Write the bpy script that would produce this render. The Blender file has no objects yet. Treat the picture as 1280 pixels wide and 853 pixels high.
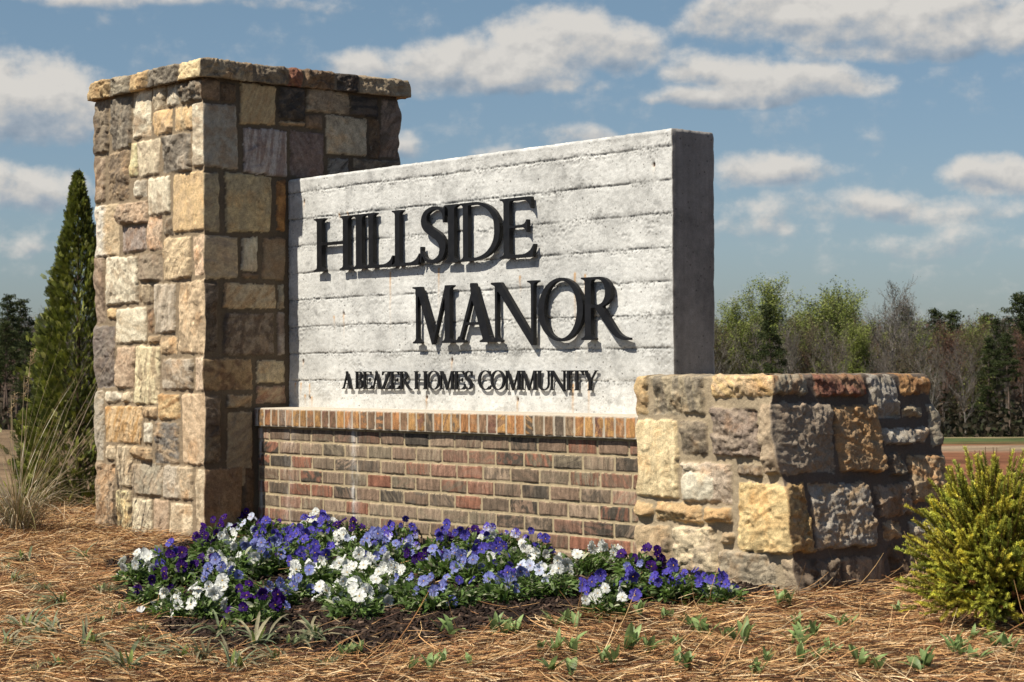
import bpy, math, random
import numpy as np
from mathutils import Matrix, Vector
from mathutils.geometry import tessellate_polygon

rng = np.random.default_rng(7)
random.seed(7)
scene = bpy.context.scene
COL = scene.collection

# ------------------------------------------------------------------ camera
F_PX = 2474.41
PITCH, ROLL, YAW = 0.01320, -0.00510, 0.8700
CAM = np.array([5.7312, -5.6996, 0.1990])
_fw = np.array([-math.sin(YAW), math.cos(YAW), 0.0])
_rt = np.array([math.cos(YAW), math.sin(YAW), 0.0])
_up = np.array([0, 0, 1.0])
FW = _fw * math.cos(PITCH) + _up * math.sin(PITCH)
_u2 = _up * math.cos(PITCH) - _fw * math.sin(PITCH)
RT = _rt * math.cos(ROLL) + _u2 * math.sin(ROLL)
UP = _u2 * math.cos(ROLL) - _rt * math.sin(ROLL)

cam_data = bpy.data.cameras.new("camera")
cam = bpy.data.objects.new("camera", cam_data)
COL.objects.link(cam)
m = Matrix.Identity(4)
for i in range(3):
    m[i][0], m[i][1], m[i][2], m[i][3] = RT[i], UP[i], -FW[i], CAM[i]
cam.matrix_world = m
cam_data.sensor_width = 36
cam_data.lens = 36 * F_PX / 1280
cam_data.clip_start = 0.1
cam_data.clip_end = 6000
cam_data.dof.use_dof = True
cam_data.dof.focus_distance = 8.9
cam_data.dof.aperture_fstop = 13
scene.camera = cam

def ray(u, v):
    return FW + RT * (u - 640) / F_PX - UP * (v - 426.5) / F_PX
def on(u, v, ax, val):
    d = ray(u, v)
    return CAM + d * ((val - CAM[ax]) / d[ax])
def on_ground(u, v, z):
    return on(u, v, 2, z)
def proj(P):
    d = np.asarray(P) - CAM
    w = d @ FW
    return 640 + F_PX * (d @ RT) / w, 426.5 - F_PX * (d @ UP) / w
def at_dist(u, D):
    """ground-plan point seen at column u at distance D along the view"""
    p = CAM + _fw * D + _rt * (u - 640) / F_PX * D
    return p[0], p[1]

# ------------------------------------------------------------------ light, sky, exposure
SUN_TRAVEL = np.array([0.14, 1.0, -1.42]); SUN_TRAVEL /= np.linalg.norm(SUN_TRAVEL)
TO_SUN = -SUN_TRAVEL
SUN_EL = math.asin(TO_SUN[2])
SUN_AZ = math.atan2(TO_SUN[0], TO_SUN[1])          # clockwise from +Y
scene.view_settings.view_transform = 'Standard'
scene.view_settings.look = 'None'
scene.view_settings.gamma = 1
scene.view_settings.exposure = 0.34
sun_d = bpy.data.lights.new("sun", 'SUN')
sun_d.energy = 5.0
sun_d.angle = math.radians(0.55)
sun_d.color = (1.0, 0.94, 0.84)
sun = bpy.data.objects.new("sun", sun_d)
sun.rotation_mode = 'QUATERNION'
sun.rotation_quaternion = Vector(TO_SUN).to_track_quat('Z', 'Y')
COL.objects.link(sun)

world = bpy.data.worlds.new("World")
scene.world = world
world.use_nodes = True
wt = world.node_tree
wt.nodes.clear()
class NT:
    def __init__(s, t): s.t = t
    def new(s, kind, **kw):
        n = s.t.nodes.new(kind)
        for k, v in kw.items(): setattr(n, k, v)
        return n
    def link(s, a, b): s.t.links.new(a, b)
    def put(s, v, sock):
        if isinstance(v, (int, float)): sock.default_value = v
        elif isinstance(v, (tuple, list)): sock.default_value = v
        else: s.link(v, sock)
    def m(s, op, a, b=None, c=None, clamp=False):
        n = s.new('ShaderNodeMath', operation=op, use_clamp=clamp)
        s.put(a, n.inputs[0])
        if b is not None: s.put(b, n.inputs[1])
        if c is not None: s.put(c, n.inputs[2])
        return n.outputs[0]
    def noise(s, vec, scale, detail=4, rough=.55, dist=0, out=0):
        n = s.new('ShaderNodeTexNoise')
        if vec is not None: s.link(vec, n.inputs['Vector'])
        n.inputs['Scale'].default_value = scale
        n.inputs['Detail'].default_value = detail
        n.inputs['Roughness'].default_value = rough
        n.inputs['Distortion'].default_value = dist
        return n.outputs[out]
    def ramp(s, v, pts, interp='LINEAR'):
        n = s.new('ShaderNodeValToRGB')
        n.color_ramp.interpolation = interp
        e = n.color_ramp.elements
        while len(e) < len(pts): e.new(0.5)
        for q, (p, c) in zip(e, pts):
            q.position = p
            q.color = (c[0], c[1], c[2], 1) if isinstance(c, (tuple, list)) else (c, c, c, 1)
        s.link(v, n.inputs[0])
        return n.outputs[0]
    def mix(s, f, a, b, mode='MIX'):
        n = s.new('ShaderNodeMix', data_type='RGBA', blend_type=mode)
        s.put(f, n.inputs[0])
        s.put(a if not isinstance(a, (tuple, list)) else (*a[:3], 1), n.inputs[6])
        s.put(b if not isinstance(b, (tuple, list)) else (*b[:3], 1), n.inputs[7])
        return n.outputs[2]
    def comb(s, x, y, z):
        n = s.new('ShaderNodeCombineXYZ')
        s.put(x, n.inputs[0]); s.put(y, n.inputs[1]); s.put(z, n.inputs[2])
        return n.outputs[0]

W = NT(wt)
sky = W.new('ShaderNodeTexSky', sky_type='NISHITA')
sky.sun_disc = False
sky.sun_elevation = SUN_EL
sky.sun_rotation = SUN_AZ
sky.air_density = 1.0
sky.dust_density = 0.35
sky.ozone_density = 1.6
tc = W.new('ShaderNodeTexCoord')
sp = W.new('ShaderNodeSeparateXYZ')
W.link(tc.outputs['Generated'], sp.inputs[0])
gx, gy, gz = sp.outputs
# azimuth (0 along the photographed sky) and elevation, both in radians: a fixed direction of the world
dR = W.m('ADD', W.m('MULTIPLY', gx, float(_rt[0])), W.m('MULTIPLY', gy, float(_rt[1])))
dF = W.m('ADD', W.m('MULTIPLY', gx, float(_fw[0])), W.m('MULTIPLY', gy, float(_fw[1])))
az = W.m('ARCTAN2', dR, dF)
el = W.m('ARCSINE', gz)
cvec = W.comb(az, W.m('MULTIPLY', el, 1.25), 0.0)
warp = W.new('ShaderNodeTexNoise'); W.link(cvec, warp.inputs['Vector'])
warp.inputs['Scale'].default_value = 22; warp.inputs['Detail'].default_value = 3
wsp = W.new('ShaderNodeSeparateColor'); W.link(warp.outputs['Color'], wsp.inputs[0])
az2 = W.m('ADD', az, W.m('MULTIPLY', W.m('SUBTRACT', wsp.outputs[0], .5), .022))
el2 = W.m('ADD', el, W.m('MULTIPLY', W.m('SUBTRACT', wsp.outputs[1], .5), .013))
CLOUDS = [  # px, py, rx, ry, strength
    (690, 60, 95, 44, 1.0), (575, 92, 100, 38, 1.0), (462, 84, 48, 26, .8), (775, 66, 55, 34, .85), (650, 104, 90, 26, .8),
    (1080, 22, 170, 40, 1.0), (940, 22, 80, 36, .85), (1230, 36, 110, 44, .95), (1130, 62, 140, 24, .7),
    (895, 88, 60, 26, .7), (1000, 108, 100, 26, 1.0), (885, 122, 62, 15, .8),
    (955, 218, 85, 28, .72), (1250, 222, 72, 25, .85), (1080, 262, 170, 24, .58), (950, 285, 110, 20, .44), (1180, 305, 160, 24, .40),
    (725, 172, 50, 16, .7), (625, 188, 34, 11, .6), (508, 185, 22, 20, .55),
    (50, 135, 100, 55, .95), (30, 235, 85, 32, .8), (20, 75, 50, 16, .5), (25, 305, 50, 18, .5), (120, 4, 300, 11, .55),
    (-250, 120, 220, 60, .9), (-200, 290, 200, 30, .7), (1600, 130, 230, 60, .95), (1620, 290, 190, 30, .7)]
acc = None; vs_ = None; bs_ = None
for (px, py, rx, ry, stg) in CLOUDS:
    d = ray(px, py); d = d / np.linalg.norm(d)
    a0 = math.atan2(d @ _rt, d @ _fw); e0 = math.asin(d[2])
    u = W.m('MULTIPLY', W.m('SUBTRACT', az2, a0), F_PX / rx)
    v0 = W.m('MULTIPLY', W.m('SUBTRACT', el2, e0), F_PX / ry)
    # flat-ish undersides
    v = W.m('MAXIMUM', v0, W.m('MULTIPLY', v0, -1.45))
    r2 = W.m('ADD', W.m('MULTIPLY', u, u), W.m('MULTIPLY', v, v))
    b = W.m('MULTIPLY', W.m('SUBTRACT', 1.0, W.m('MULTIPLY', r2, .46)), stg, clamp=False)
    b = W.m('MAXIMUM', b, 0.0)
    acc = b if acc is None else W.m('SMOOTH_MAX', acc, b, .25)
    vb = W.m('MULTIPLY', v0, b)
    vs_ = vb if vs_ is None else W.m('ADD', vs_, vb); bs_ = b if bs_ is None else W.m('ADD', bs_, b)
# clouds all round the rest of the sky (elevations the photo does not show)
rest = W.noise(tc.outputs['Generated'], 3.2, 5, .6)
far_m = W.m('MULTIPLY', W.m('SUBTRACT', W.m('ABSOLUTE', az), .75), 3.0, clamp=True)
hi_m = W.m('MULTIPLY', W.m('SUBTRACT', el, .30), 5.0, clamp=True)
outm = W.m('MAXIMUM', far_m, hi_m)
acc = W.m('ADD', acc, W.m('MULTIPLY', outm, W.m('MULTIPLY', W.m('SUBTRACT', rest, .62), 5.0, clamp=True)))
n1 = W.noise(cvec, 26, 7, .54)
n2 = W.noise(cvec, 75, 6, .62)
nn = W.m('ADD', W.m('MULTIPLY', n1, .66), W.m('MULTIPLY', n2, .34))
dens = W.m('ADD', acc, W.m('MULTIPLY', W.m('SUBTRACT', nn, .5), 2.0))
alpha = W.new('ShaderNodeMapRange', interpolation_type='SMOOTHSTEP')
W.link(dens, alpha.inputs[0]); alpha.inputs[1].default_value = .17; alpha.inputs[2].default_value = .72
gate = W.m('MULTIPLY', acc, 4.0, clamp=True)
a_out = W.m('MULTIPLY', W.m('MULTIPLY', alpha.outputs[0], gate), .93)
# billows: the same noise a little higher up tells which side faces the light
cv_up = W.comb(W.m('ADD', az, -.0035), W.m('MULTIPLY', W.m('ADD', el, .0060), 1.25), 0.0)
n1u = W.noise(cv_up, 26, 7, .54)
n2u = W.noise(cv_up, 75, 5, .6)
sh = W.m('ADD', W.m('MULTIPLY', W.m('SUBTRACT', n1, n1u), 2.6), W.m('MULTIPLY', W.m('SUBTRACT', n2, n2u), .3))
vert = W.m('DIVIDE', vs_, W.m('ADD', bs_, .05))
thick = W.m('MULTIPLY', W.m('SUBTRACT', dens, .5), -.30)
bright = W.m('ADD', W.m('ADD', sh, W.m('MULTIPLY', thick, .5)), W.m('ADD', W.m('MULTIPLY', vert, .62), .76), clamp=True)
ccol = W.ramp(bright, [(0, (.27, .35, .45)), (.4, (.44, .50, .57)), (.75, (.72, .70, .67)), (1, (.88, .84, .78))])
hz = W.m('SUBTRACT', 1.0, W.m('MULTIPLY', el, 7.0), clamp=True)
elr = W.ramp(W.m('MULTIPLY', el, 3.0, clamp=True), [(0, (.58, .66, .86)), (.18, (.83, .90, 1.04)), (.55, (1.03, 1.09, 1.09)), (1, (1.0, .98, 1.04))])
skyc = W.mix(1.0, sky.outputs[0], elr, 'MULTIPLY')
SKY_K = 0.057
skys = W.new('ShaderNodeVectorMath', operation='SCALE'); W.link(skyc, skys.inputs[0]); skys.inputs['Scale'].default_value = SKY_K
ccs = W.new('ShaderNodeVectorMath', operation='SCALE'); W.link(ccol, ccs.inputs[0]); ccs.inputs['Scale'].default_value = .64
fin = W.mix(a_out, skys.outputs[0], ccs.outputs[0])
fin2 = W.new('ShaderNodeVectorMath', operation='SCALE'); W.link(fin, fin2.inputs[0]); fin2.inputs['Scale'].default_value = 10.0
bg = W.new('ShaderNodeBackground'); W.link(fin2.outputs[0], bg.inputs['Color']); bg.inputs['Strength'].default_value = 0.1
wo = W.new('ShaderNodeOutputWorld'); W.link(bg.outputs[0], wo.inputs[0])

# ------------------------------------------------------------------ helpers
def smooth(x, a, b):
    t = np.clip((x - a) / (b - a), 0, 1)
    return t * t * (3 - 2 * t)
def _hash(ix, iy, seed):
    h = (ix.astype(np.int64) * 374761393 + iy.astype(np.int64) * 668265263 + int(seed) * 974634777) & 0xffffffff
    h = ((h ^ (h >> 13)) * 1274126177) & 0xffffffff
    h = h ^ (h >> 16)
    return h
def perlin(x, y, seed=0):
    x = np.asarray(x, float); y = np.asarray(y, float)
    x0 = np.floor(x); y0 = np.floor(y); fx = x - x0; fy = y - y0
    ux = fx * fx * fx * (fx * (fx * 6 - 15) + 10); uy = fy * fy * fy * (fy * (fy * 6 - 15) + 10)
    def g(ix, iy, dx, dy):
        a = _hash(ix, iy, seed) * (2 * math.pi / 4294967296.0)
        return np.cos(a) * dx + np.sin(a) * dy
    a = g(x0, y0, fx, fy); b = g(x0 + 1, y0, fx - 1, fy); c = g(x0, y0 + 1, fx, fy - 1); d = g(x0 + 1, y0 + 1, fx - 1, fy - 1)
    return ((a * (1 - ux) + b * ux) * (1 - uy) + (c * (1 - ux) + d * ux) * uy) * 1.5
def fbm(x, y, seed=0, o=4, rough=.5):
    s = 0; a = 1; t = 0
    for k in range(o):
        s = s + a * perlin(x * 2 ** k, y * 2 ** k, seed + k * 17); t += a; a *= rough
    return s / t
def ridged(x, y, seed=0, o=3):
    s = 0; a = 1; t = 0
    for k in range(o):
        s = s + a * (1 - 2 * np.abs(perlin(x * 2 ** k, y * 2 ** k, seed + 31 * k))); t += a; a *= .5
    return s / t

def prop(o, label=None, cat=None, group=None, kind=None):
    if label: o['label'] = label
    if cat: o['category'] = cat
    if group: o['group'] = group
    if kind: o['kind'] = kind
    return o
def empty(name, loc=(0, 0, 0)):
    o = bpy.data.objects.new(name, None)
    o.empty_display_size = .1
    o.location = loc
    COL.objects.link(o)
    return o
def mesh_data(name, V, F, mat=None, col=None, attrs=None, smooth_=False, edges=None):
    """V (n,3), F (m,k) array of equal-size faces or list of lists; col (n,3)"""
    me = bpy.data.meshes.new(name)
    V = np.ascontiguousarray(V, dtype=np.float32)
    if isinstance(F, np.ndarray):
        k = F.shape[1]
        me.vertices.add(len(V)); me.vertices.foreach_set('co', V.ravel())
        me.loops.add(F.size); me.loops.foreach_set('vertex_index', F.astype(np.int32).ravel())
        me.polygons.add(len(F)); me.polygons.foreach_set('loop_start', np.arange(0, F.size, k, dtype=np.int32))
        me.update(calc_edges=True)
    else:
        me.from_pydata(V.tolist(), [], F); me.update()
    if smooth_: me.polygons.foreach_set('use_smooth', np.ones(len(me.polygons), bool))
    if col is not None:
        a = me.color_attributes.new('Col', 'FLOAT_COLOR', 'POINT')
        c = np.ones((len(V), 4), np.float32); c[:, :3] = col
        a.data.foreach_set('color', c.ravel())
    for k_, v_ in (attrs or {}).items():
        a = me.attributes.new(k_, 'FLOAT', 'POINT'); a.data.foreach_set('value', np.asarray(v_, np.float32).ravel())
    if mat: me.materials.append(mat)
    me.validate()
    return me
def obj(name, me, parent=None):
    o = bpy.data.objects.new(name, me)
    COL.objects.link(o)
    if parent: o.parent = parent
    return o
def grid_faces(nr, nc):
    i = np.arange(nr - 1)[:, None] * nc + np.arange(nc - 1)[None, :]
    return np.stack([i, i + 1, i + 1 + nc, i + nc], -1).reshape(-1, 4)
def scatter(tv, tf, M, T, col=None):
    """instances of a template merged: tv (k,3), tf (f,q), M (n,3,3), T (n,3), col (n,3) or (n,k,3)"""
    n = len(T); k = len(tv)
    V = np.einsum('nij,kj->nki', M, tv) + T[:, None, :]
    Fm = (tf[None] + (np.arange(n) * k)[:, None, None]).reshape(-1, tf.shape[1])
    C = None
    if col is not None:
        C = np.repeat(col[:, None, :], k, 1) if col.ndim == 2 else col
        C = C.reshape(-1, 3)
    return V.reshape(-1, 3), Fm, C
def frames(n_dir, spin, scale):
    """matrices whose z is n_dir, rotated by spin about it, scaled"""
    z = n_dir / np.linalg.norm(n_dir, axis=1, keepdims=True)
    h = np.where(np.abs(z[:, 2:3]) < .9, np.array([[0, 0, 1.]]), np.array([[1., 0, 0]]))
    x = np.cross(h, z); x /= np.linalg.norm(x, axis=1, keepdims=True)
    y = np.cross(z, x)
    c = np.cos(spin)[:, None]; s = np.sin(spin)[:, None]
    x2 = x * c + y * s; y2 = -x * s + y * c
    return np.stack([x2, y2, z], -1) * np.asarray(scale).reshape(-1, 1, 1)
def merge(parts):
    Vs, Fs, Cs, o = [], [], [], 0
    for V, F_, C in parts:
        Vs.append(V); Fs.append(F_ + o); Cs.append(C if C is not None else np.zeros((len(V), 3))); o += len(V)
    return np.concatenate(Vs), np.concatenate(Fs), np.concatenate(Cs)
def tubes(segs, sides=5, col=(.1, .1, .1)):
    """segs (n,8): p0 p1 r0 r1 -> merged open tubes"""
    S = np.asarray(segs, float)
    p0, p1, r0, r1 = S[:, :3], S[:, 3:6], S[:, 6], S[:, 7]
    d = p1 - p0; d /= np.linalg.norm(d, axis=1, keepdims=True) + 1e-9
    h = np.where(np.abs(d[:, 2:3]) < .9, np.array([[0, 0, 1.]]), np.array([[1., 0, 0]]))
    x = np.cross(h, d); x /= np.linalg.norm(x, axis=1, keepdims=True); y = np.cross(d, x)
    a = np.arange(sides) * 2 * math.pi / sides
    ring = x[:, None] * np.cos(a)[None, :, None] + y[:, None] * np.sin(a)[None, :, None]
    V = np.concatenate([p0[:, None] + ring * r0[:, None, None], p1[:, None] + ring * r1[:, None, None]], 1)
    n = len(S)
    q = np.arange(sides); q2 = (q + 1) % sides
    f = np.stack([q, q2, q2 + sides, q + sides], -1)
    Fm = (f[None] + (np.arange(n) * 2 * sides)[:, None, None]).reshape(-1, 4)
    C = np.tile(np.asarray(col, float), (n * 2 * sides, 1))
    return V.reshape(-1, 3), Fm, C
def dup(root, loc=None, rotz=None, scale=None):
    r = root.copy(); COL.objects.link(r)
    if loc is not None: r.location = loc
    if rotz is not None: r.rotation_euler = (0, 0, rotz)
    if scale is not None: r.scale = scale if isinstance(scale, tuple) else (scale,) * 3
    for ch in list(root.children):
        c = ch.copy(); COL.objects.link(c); c.parent = r
        for g in ch.children:
            d = g.copy(); COL.objects.link(d); d.parent = c
    return r
ORD = ['first', 'second', 'third', 'fourth', 'fifth', 'sixth', 'seventh', 'eighth', 'ninth', 'tenth', 'eleventh', 'twelfth', 'thirteenth',
       'fourteenth', 'fifteenth', 'sixteenth', 'seventeenth', 'eighteenth', 'nineteenth', 'twentieth', 'twenty-first', 'twenty-second', 'twenty-third', 'twenty-fourth', 'twenty-fifth',
       'twenty-sixth', 'twenty-seventh', 'twenty-eighth', 'twenty-ninth', 'thirtieth']
def ordinal(i, n):
    if n == 1: return 'only one'
    if i == 0: return 'leftmost'
    if i == n - 1: return 'rightmost'
    return ORD[i] + ' from the left'

# ------------------------------------------------------------------ materials
def material(name):
    mt = bpy.data.materials.new(name); mt.use_nodes = True
    mt.node_tree.nodes.clear()
    return mt, NT(mt.node_tree)
def finish(N, shader):
    o = N.new('ShaderNodeOutputMaterial'); N.link(shader, o.inputs[0])
def principled(N, color, rough=.8, normal=None, spec=.3, metallic=0):
    p = N.new('ShaderNodeBsdfPrincipled')
    N.put(color if not isinstance(color, tuple) else (*color[:3], 1), p.inputs['Base Color'])
    N.put(rough, p.inputs['Roughness']); p.inputs['Specular IOR Level'].default_value = spec
    p.inputs['Metallic'].default_value = metallic
    if normal is not None: N.link(normal, p.inputs['Normal'])
    return p.outputs[0]
def bump(N, h, strength=.5, dist=.01, prev=None):
    b = N.new('ShaderNodeBump'); b.inputs['Strength'].default_value = strength; b.inputs['Distance'].default_value = dist
    N.link(h, b.inputs['Height'])
    if prev is not None: N.link(prev, b.inputs['Normal'])
    return b.outputs[0]
def attr(N, name='Col', out='Color'):
    a = N.new('ShaderNodeAttribute', attribute_name=name); return a.outputs[out]
def objco(N):
    return N.new('ShaderNodeTexCoord').outputs['Object']

def mat_stone(name, fine=1.0):
    mt, N = material(name)
    co = objco(N); c = attr(N); st = attr(N, 'stn', 'Fac')
    big = N.noise(co, 9, 5, .6); mid = N.noise(co, 34, 6, .65, .6); fin = N.noise(co, 190, 4, .7)
    k = N.m('ADD', N.m('MULTIPLY', N.ramp(mid, [(.28, .42), (.5, 1.0), (.72, 1.45)]), .72), N.m('MULTIPLY', N.ramp(fin, [(.3, .3), (.7, 1.7)]), .28))
    kk = N.m('ADD', N.m('MULTIPLY', N.m('SUBTRACT', k, 1.0), N.m('ADD', N.m('MULTIPLY', st, .8), .28)), 1.0)
    col = N.mix(1.0, c, N.ramp(kk, [(0, 0.0), (1, 1.0)]), 'MULTIPLY')
    sc = N.new('ShaderNodeVectorMath', operation='SCALE'); N.link(c, sc.inputs[0]); N.link(kk, sc.inputs['Scale'])
    col = sc.outputs[0]
    # iron tint and pale lichen, each with an outline of its own
    warm = N.m('MULTIPLY', N.ramp(big, [(.52, 0.0), (.66, 1.0)]), N.m('MULTIPLY', st, .45))
    col = N.mix(warm, col, N.mix(1.0, col, (1.25, .86, .52), 'MULTIPLY'))
    pale = N.noise(co, 22, 6, .75, 1.2)
    pm = N.m('MULTIPLY', N.ramp(pale, [(.60, 0.0), (.68, 1.0)]), N.m('MULTIPLY', st, .35))
    col = N.mix(pm, col, (.52, .49, .42))
    dk = N.noise(co, 60, 4, .8, .5)
    dm = N.m('MULTIPLY', N.ramp(dk, [(.60, 0.0), (.70, 1.0)]), N.m('MULTIPLY', st, .6))
    col = N.mix(dm, col, N.mix(1.0, col, (.33, .31, .30), 'MULTIPLY'))
    # hairline cracks and seams
    cn = N.noise(co, 11, 5, .55, 1.5)
    ck = N.m('SUBTRACT', 1.0, N.m('MULTIPLY', N.m('ABSOLUTE', N.m('SUBTRACT', cn, .5)), 70.0), clamp=True)
    gate_ = N.ramp(N.noise(co, 7, 2), [(.48, 0.0), (.56, 1.0)])
    ck = N.m('MULTIPLY', N.m('MULTIPLY', ck, gate_), st)
    col = N.mix(N.m('MULTIPLY', ck, .7), col, N.mix(1.0, col, (.28, .25, .22), 'MULTIPLY'))
    vf = N.noise(co, 420, 2, .8)
    gr_ = N.ramp(vf, [(.32, .62), (.5, 1.0), (.68, 1.38)])
    col = N.mix(1.0, col, gr_, 'MULTIPLY')
    h = N.m('ADD', N.m('MULTIPLY', mid, .9), N.m('MULTIPLY', fin, .5))
    h = N.m('SUBTRACT', h, N.m('MULTIPLY', ck, .5))
    b = bump(N, h, .62, .010)
    v = N.new('ShaderNodeTexVoronoi'); N.link(co, v.inputs['Vector']); v.inputs['Scale'].default_value = 85
    b2 = bump(N, v.outputs['Distance'], .10, .004, b)
    finish(N, principled(N, col, .88, b2, .22))
    return mt
M_STONE = mat_stone('fieldstone_masonry')

def mat_brick():
    mt, N = material('brick_masonry')
    co = objco(N); c = attr(N); st = attr(N, 'stn', 'Fac')
    mp = N.new('ShaderNodeMapping'); N.link(co, mp.inputs[0]); mp.inputs['Scale'].default_value = (1.0, 1.0, .25)
    streak = N.noise(mp.outputs[0], 60, 5, .7); fin = N.noise(co, 230, 3, .7)
    k = N.m('ADD', N.m('MULTIPLY', N.ramp(streak, [(.3, .30), (.5, 1.0), (.7, 1.8)]), .8), N.m('MULTIPLY', N.ramp(fin, [(.3, .4), (.7, 1.6)]), .3))
    kk = N.m('ADD', N.m('MULTIPLY', N.m('SUBTRACT', k, 1.0), N.m('ADD', N.m('MULTIPLY', st, .75), .25)), 1.0)
    sc = N.new('ShaderNodeVectorMath', operation='SCALE'); N.link(c, sc.inputs[0]); N.link(kk, sc.inputs['Scale'])
    dk = N.noise(co, 150, 2, .6)
    dm = N.m('MULTIPLY', N.ramp(dk, [(.64, 0.0), (.69, 1.0)]), N.m('MULTIPLY', st, .75))
    col = N.mix(dm, sc.outputs[0], (.03, .024, .02))
    b = bump(N, N.m('ADD', streak, fin), .5, .004)
    finish(N, principled(N, col, .9, b, .2))
    return mt
M_BRICK = mat_brick()

def mat_concrete():
    mt, N = material('board_formed_concrete')
    co = objco(N); c = attr(N)
    a = N.noise(co, 3.2, 6, .65, .4); b_ = N.noise(co, 24, 6, .7, .3); f_ = N.noise(co, 170, 4, .65)
    k = N.m('ADD', N.ramp(a, [(.3, .68), (.5, .98), (.7, 1.14)]), N.m('MULTIPLY', N.m('SUBTRACT', b_, .5), .85))
    k = N.m('ADD', k, N.m('MULTIPLY', N.m('SUBTRACT', f_, .5), .75))
    sc = N.new('ShaderNodeVectorMath', operation='SCALE'); N.link(c, sc.inputs[0]); N.link(k, sc.inputs['Scale'])
    v = N.new('ShaderNodeTexVoronoi'); N.link(co, v.inputs['Vector']); v.inputs['Scale'].default_value = 42
    vs = N.new('ShaderNodeSeparateColor'); N.link(v.outputs['Color'], vs.inputs[0])
    lim = N.m('MULTIPLY', N.m('SUBTRACT', vs.outputs[0], .55), .46)
    hole = N.m('MULTIPLY', N.m('SUBTRACT', lim, v.outputs['Distance']), 40.0, clamp=True)
    col = N.mix(N.m('MULTIPLY', hole, .70), sc.outputs[0], (.10, .092, .08))  # shade inside the bug holes painted as a darker colour
    h = N.m('ADD', N.m('MULTIPLY', b_, .8), N.m('MULTIPLY', f_, .4))
    n1_ = bump(N, h, .35, .006)
    n2_ = bump(N, N.m('SUBTRACT', 1.0, hole), .6, .004, n1_)
    finish(N, principled(N, col, .85, n2_, .25))
    return mt
M_CONC = mat_concrete()

def mat_letter():
    mt, N = material('black_painted_metal')
    co = objco(N)
    n = N.noise(co, 30, 4, .6)
    col = N.ramp(n, [(.3, (.006, .006, .007)), (.7, (.013, .013, .014))])
    b = bump(N, N.noise(co, 160, 3), .12, .002)
    finish(N, principled(N, col, N.ramp(n, [(.3, .42), (.7, .6)]), b, .28))
    return mt
M_LETTER = mat_letter()

def mat_leaf(name, rough=.5, trans=.35, spec=.35, vary=.35, scale=40):
    mt, N = material(name)
    co = objco(N); c = attr(N)
    n = N.noise(co, scale, 3, .6)
    k = N.ramp(n, [(.3, 1 - vary), (.7, 1 + vary)])
    sc = N.mix(1.0, c, k, 'MULTIPLY')
    s2 = N.new('ShaderNodeVectorMath', operation='MULTIPLY'); N.link(c, s2.inputs[0]); N.link(k, s2.inputs[1])
    pr = principled(N, s2.outputs[0], rough, None, spec)
    tr = N.new('ShaderNodeBsdfTranslucent'); N.link(s2.outputs[0], tr.inputs[0])
    mx = N.new('ShaderNodeMixShader'); mx.inputs[0].default_value = trans
    N.link(pr, mx.inputs[1]); N.link(tr.outputs[0], mx.inputs[2])
    finish(N, mx.outputs[0])
    return mt
M_LEAF = mat_leaf('green_leaf')
M_PETAL = mat_leaf('flower_petal', .6, .30, .15, .12, 80)
M_CONIFER = mat_leaf('conifer_foliage', .55, .18, .3, .25, 20)
M_TREE_LEAF = mat_leaf('tree_foliage', .7, .30, .15, .3, .5)
M_DRY = mat_leaf('dry_grass', .75, .25, .15, .25, 10)
def mat_attr(name, rough=.9, vary=.3, scale=30, bs=.5, bd=.01, spec=.15):
    mt, N = material(name)
    co = objco(N); c = attr(N)
    n = N.noise(co, scale, 5, .65)
    s2 = N.new('ShaderNodeVectorMath', operation='MULTIPLY'); N.link(c, s2.inputs[0]); N.link(N.ramp(n, [(.3, 1 - vary), (.7, 1 + vary)]), s2.inputs[1])
    finish(N, principled(N, s2.outputs[0], rough, bump(N, n, bs, bd), spec))
    return mt
M_STRAW = mat_attr('pine_straw', .7, .2, 15, .2, .002, .25)
M_MULCH = mat_attr('bark_mulch', .85, .4, 60, .5, .004)
M_BARK = mat_attr('tree_bark', .95, .3, 3, .4, .03)
def mat_ground():
    mt, N = material('ground_soil')
    co = objco(N); c = attr(N)
    n = N.noise(co, 14, 5, .65); b_ = N.noise(co, .45, 6, .7, .5)
    k = N.m('MULTIPLY', N.ramp(n, [(.3, .65), (.7, 1.35)]), N.ramp(b_, [(.35, .5), (.5, 1.0), (.65, 1.45)]))
    s2 = N.new('ShaderNodeVectorMath', operation='SCALE'); N.link(c, s2.inputs[0]); N.link(k, s2.inputs['Scale'])
    finish(N, principled(N, s2.outputs[0], .95, bump(N, n, .7, .02), .1))
    return mt
M_SOIL = mat_ground()

# ------------------------------------------------------------------ ground
GZ = -0.655
def far_drop(D, lat):
    """drop below the sign's ground at distance D along the view, lat metres to the right"""
    s = .0272 + (.0335 - .0272) * smooth(lat / np.maximum(D, 1), -.18, .1)
    d = s * np.maximum(D - 12.5, 0)
    d = np.where(D > 205, s * 192.5, d)
    rise = np.clip(D - 215, 0, 260) * .034 + 2.2 * smooth(D, 400, 900)
    return d - rise
def ground_z(x, y):
    x = np.asarray(x, float); y = np.asarray(y, float)
    D = (x - CAM[0]) * _fw[0] + (y - CAM[1]) * _fw[1]
    L = (x - CAM[0]) * _rt[0] + (y - CAM[1]) * _rt[1]
    z = GZ - far_drop(D, L)
    z = z + .018 * fbm(x * 1.3, y * 1.3, 5, 3) * (D < 30) + .25 * fbm(x * .03, y * .03, 9, 3) * smooth(D, 25, 60)
    # slight mound of the planting bed
    bx = smooth(x, -2.6, -1.8) * (1 - smooth(x, .6, 1.3)); by = smooth(y, -1.75, -1.0) * (1 - smooth(y, .5, 1.0))
    return z + .03 * bx * by
def hand_ground(u, v, lift=0.0):
    p = on_ground(u, v, GZ + lift)
    for _ in range(4):
        p = on_ground(u, v, float(ground_z(p[0], p[1])) + lift)
    return p

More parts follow.
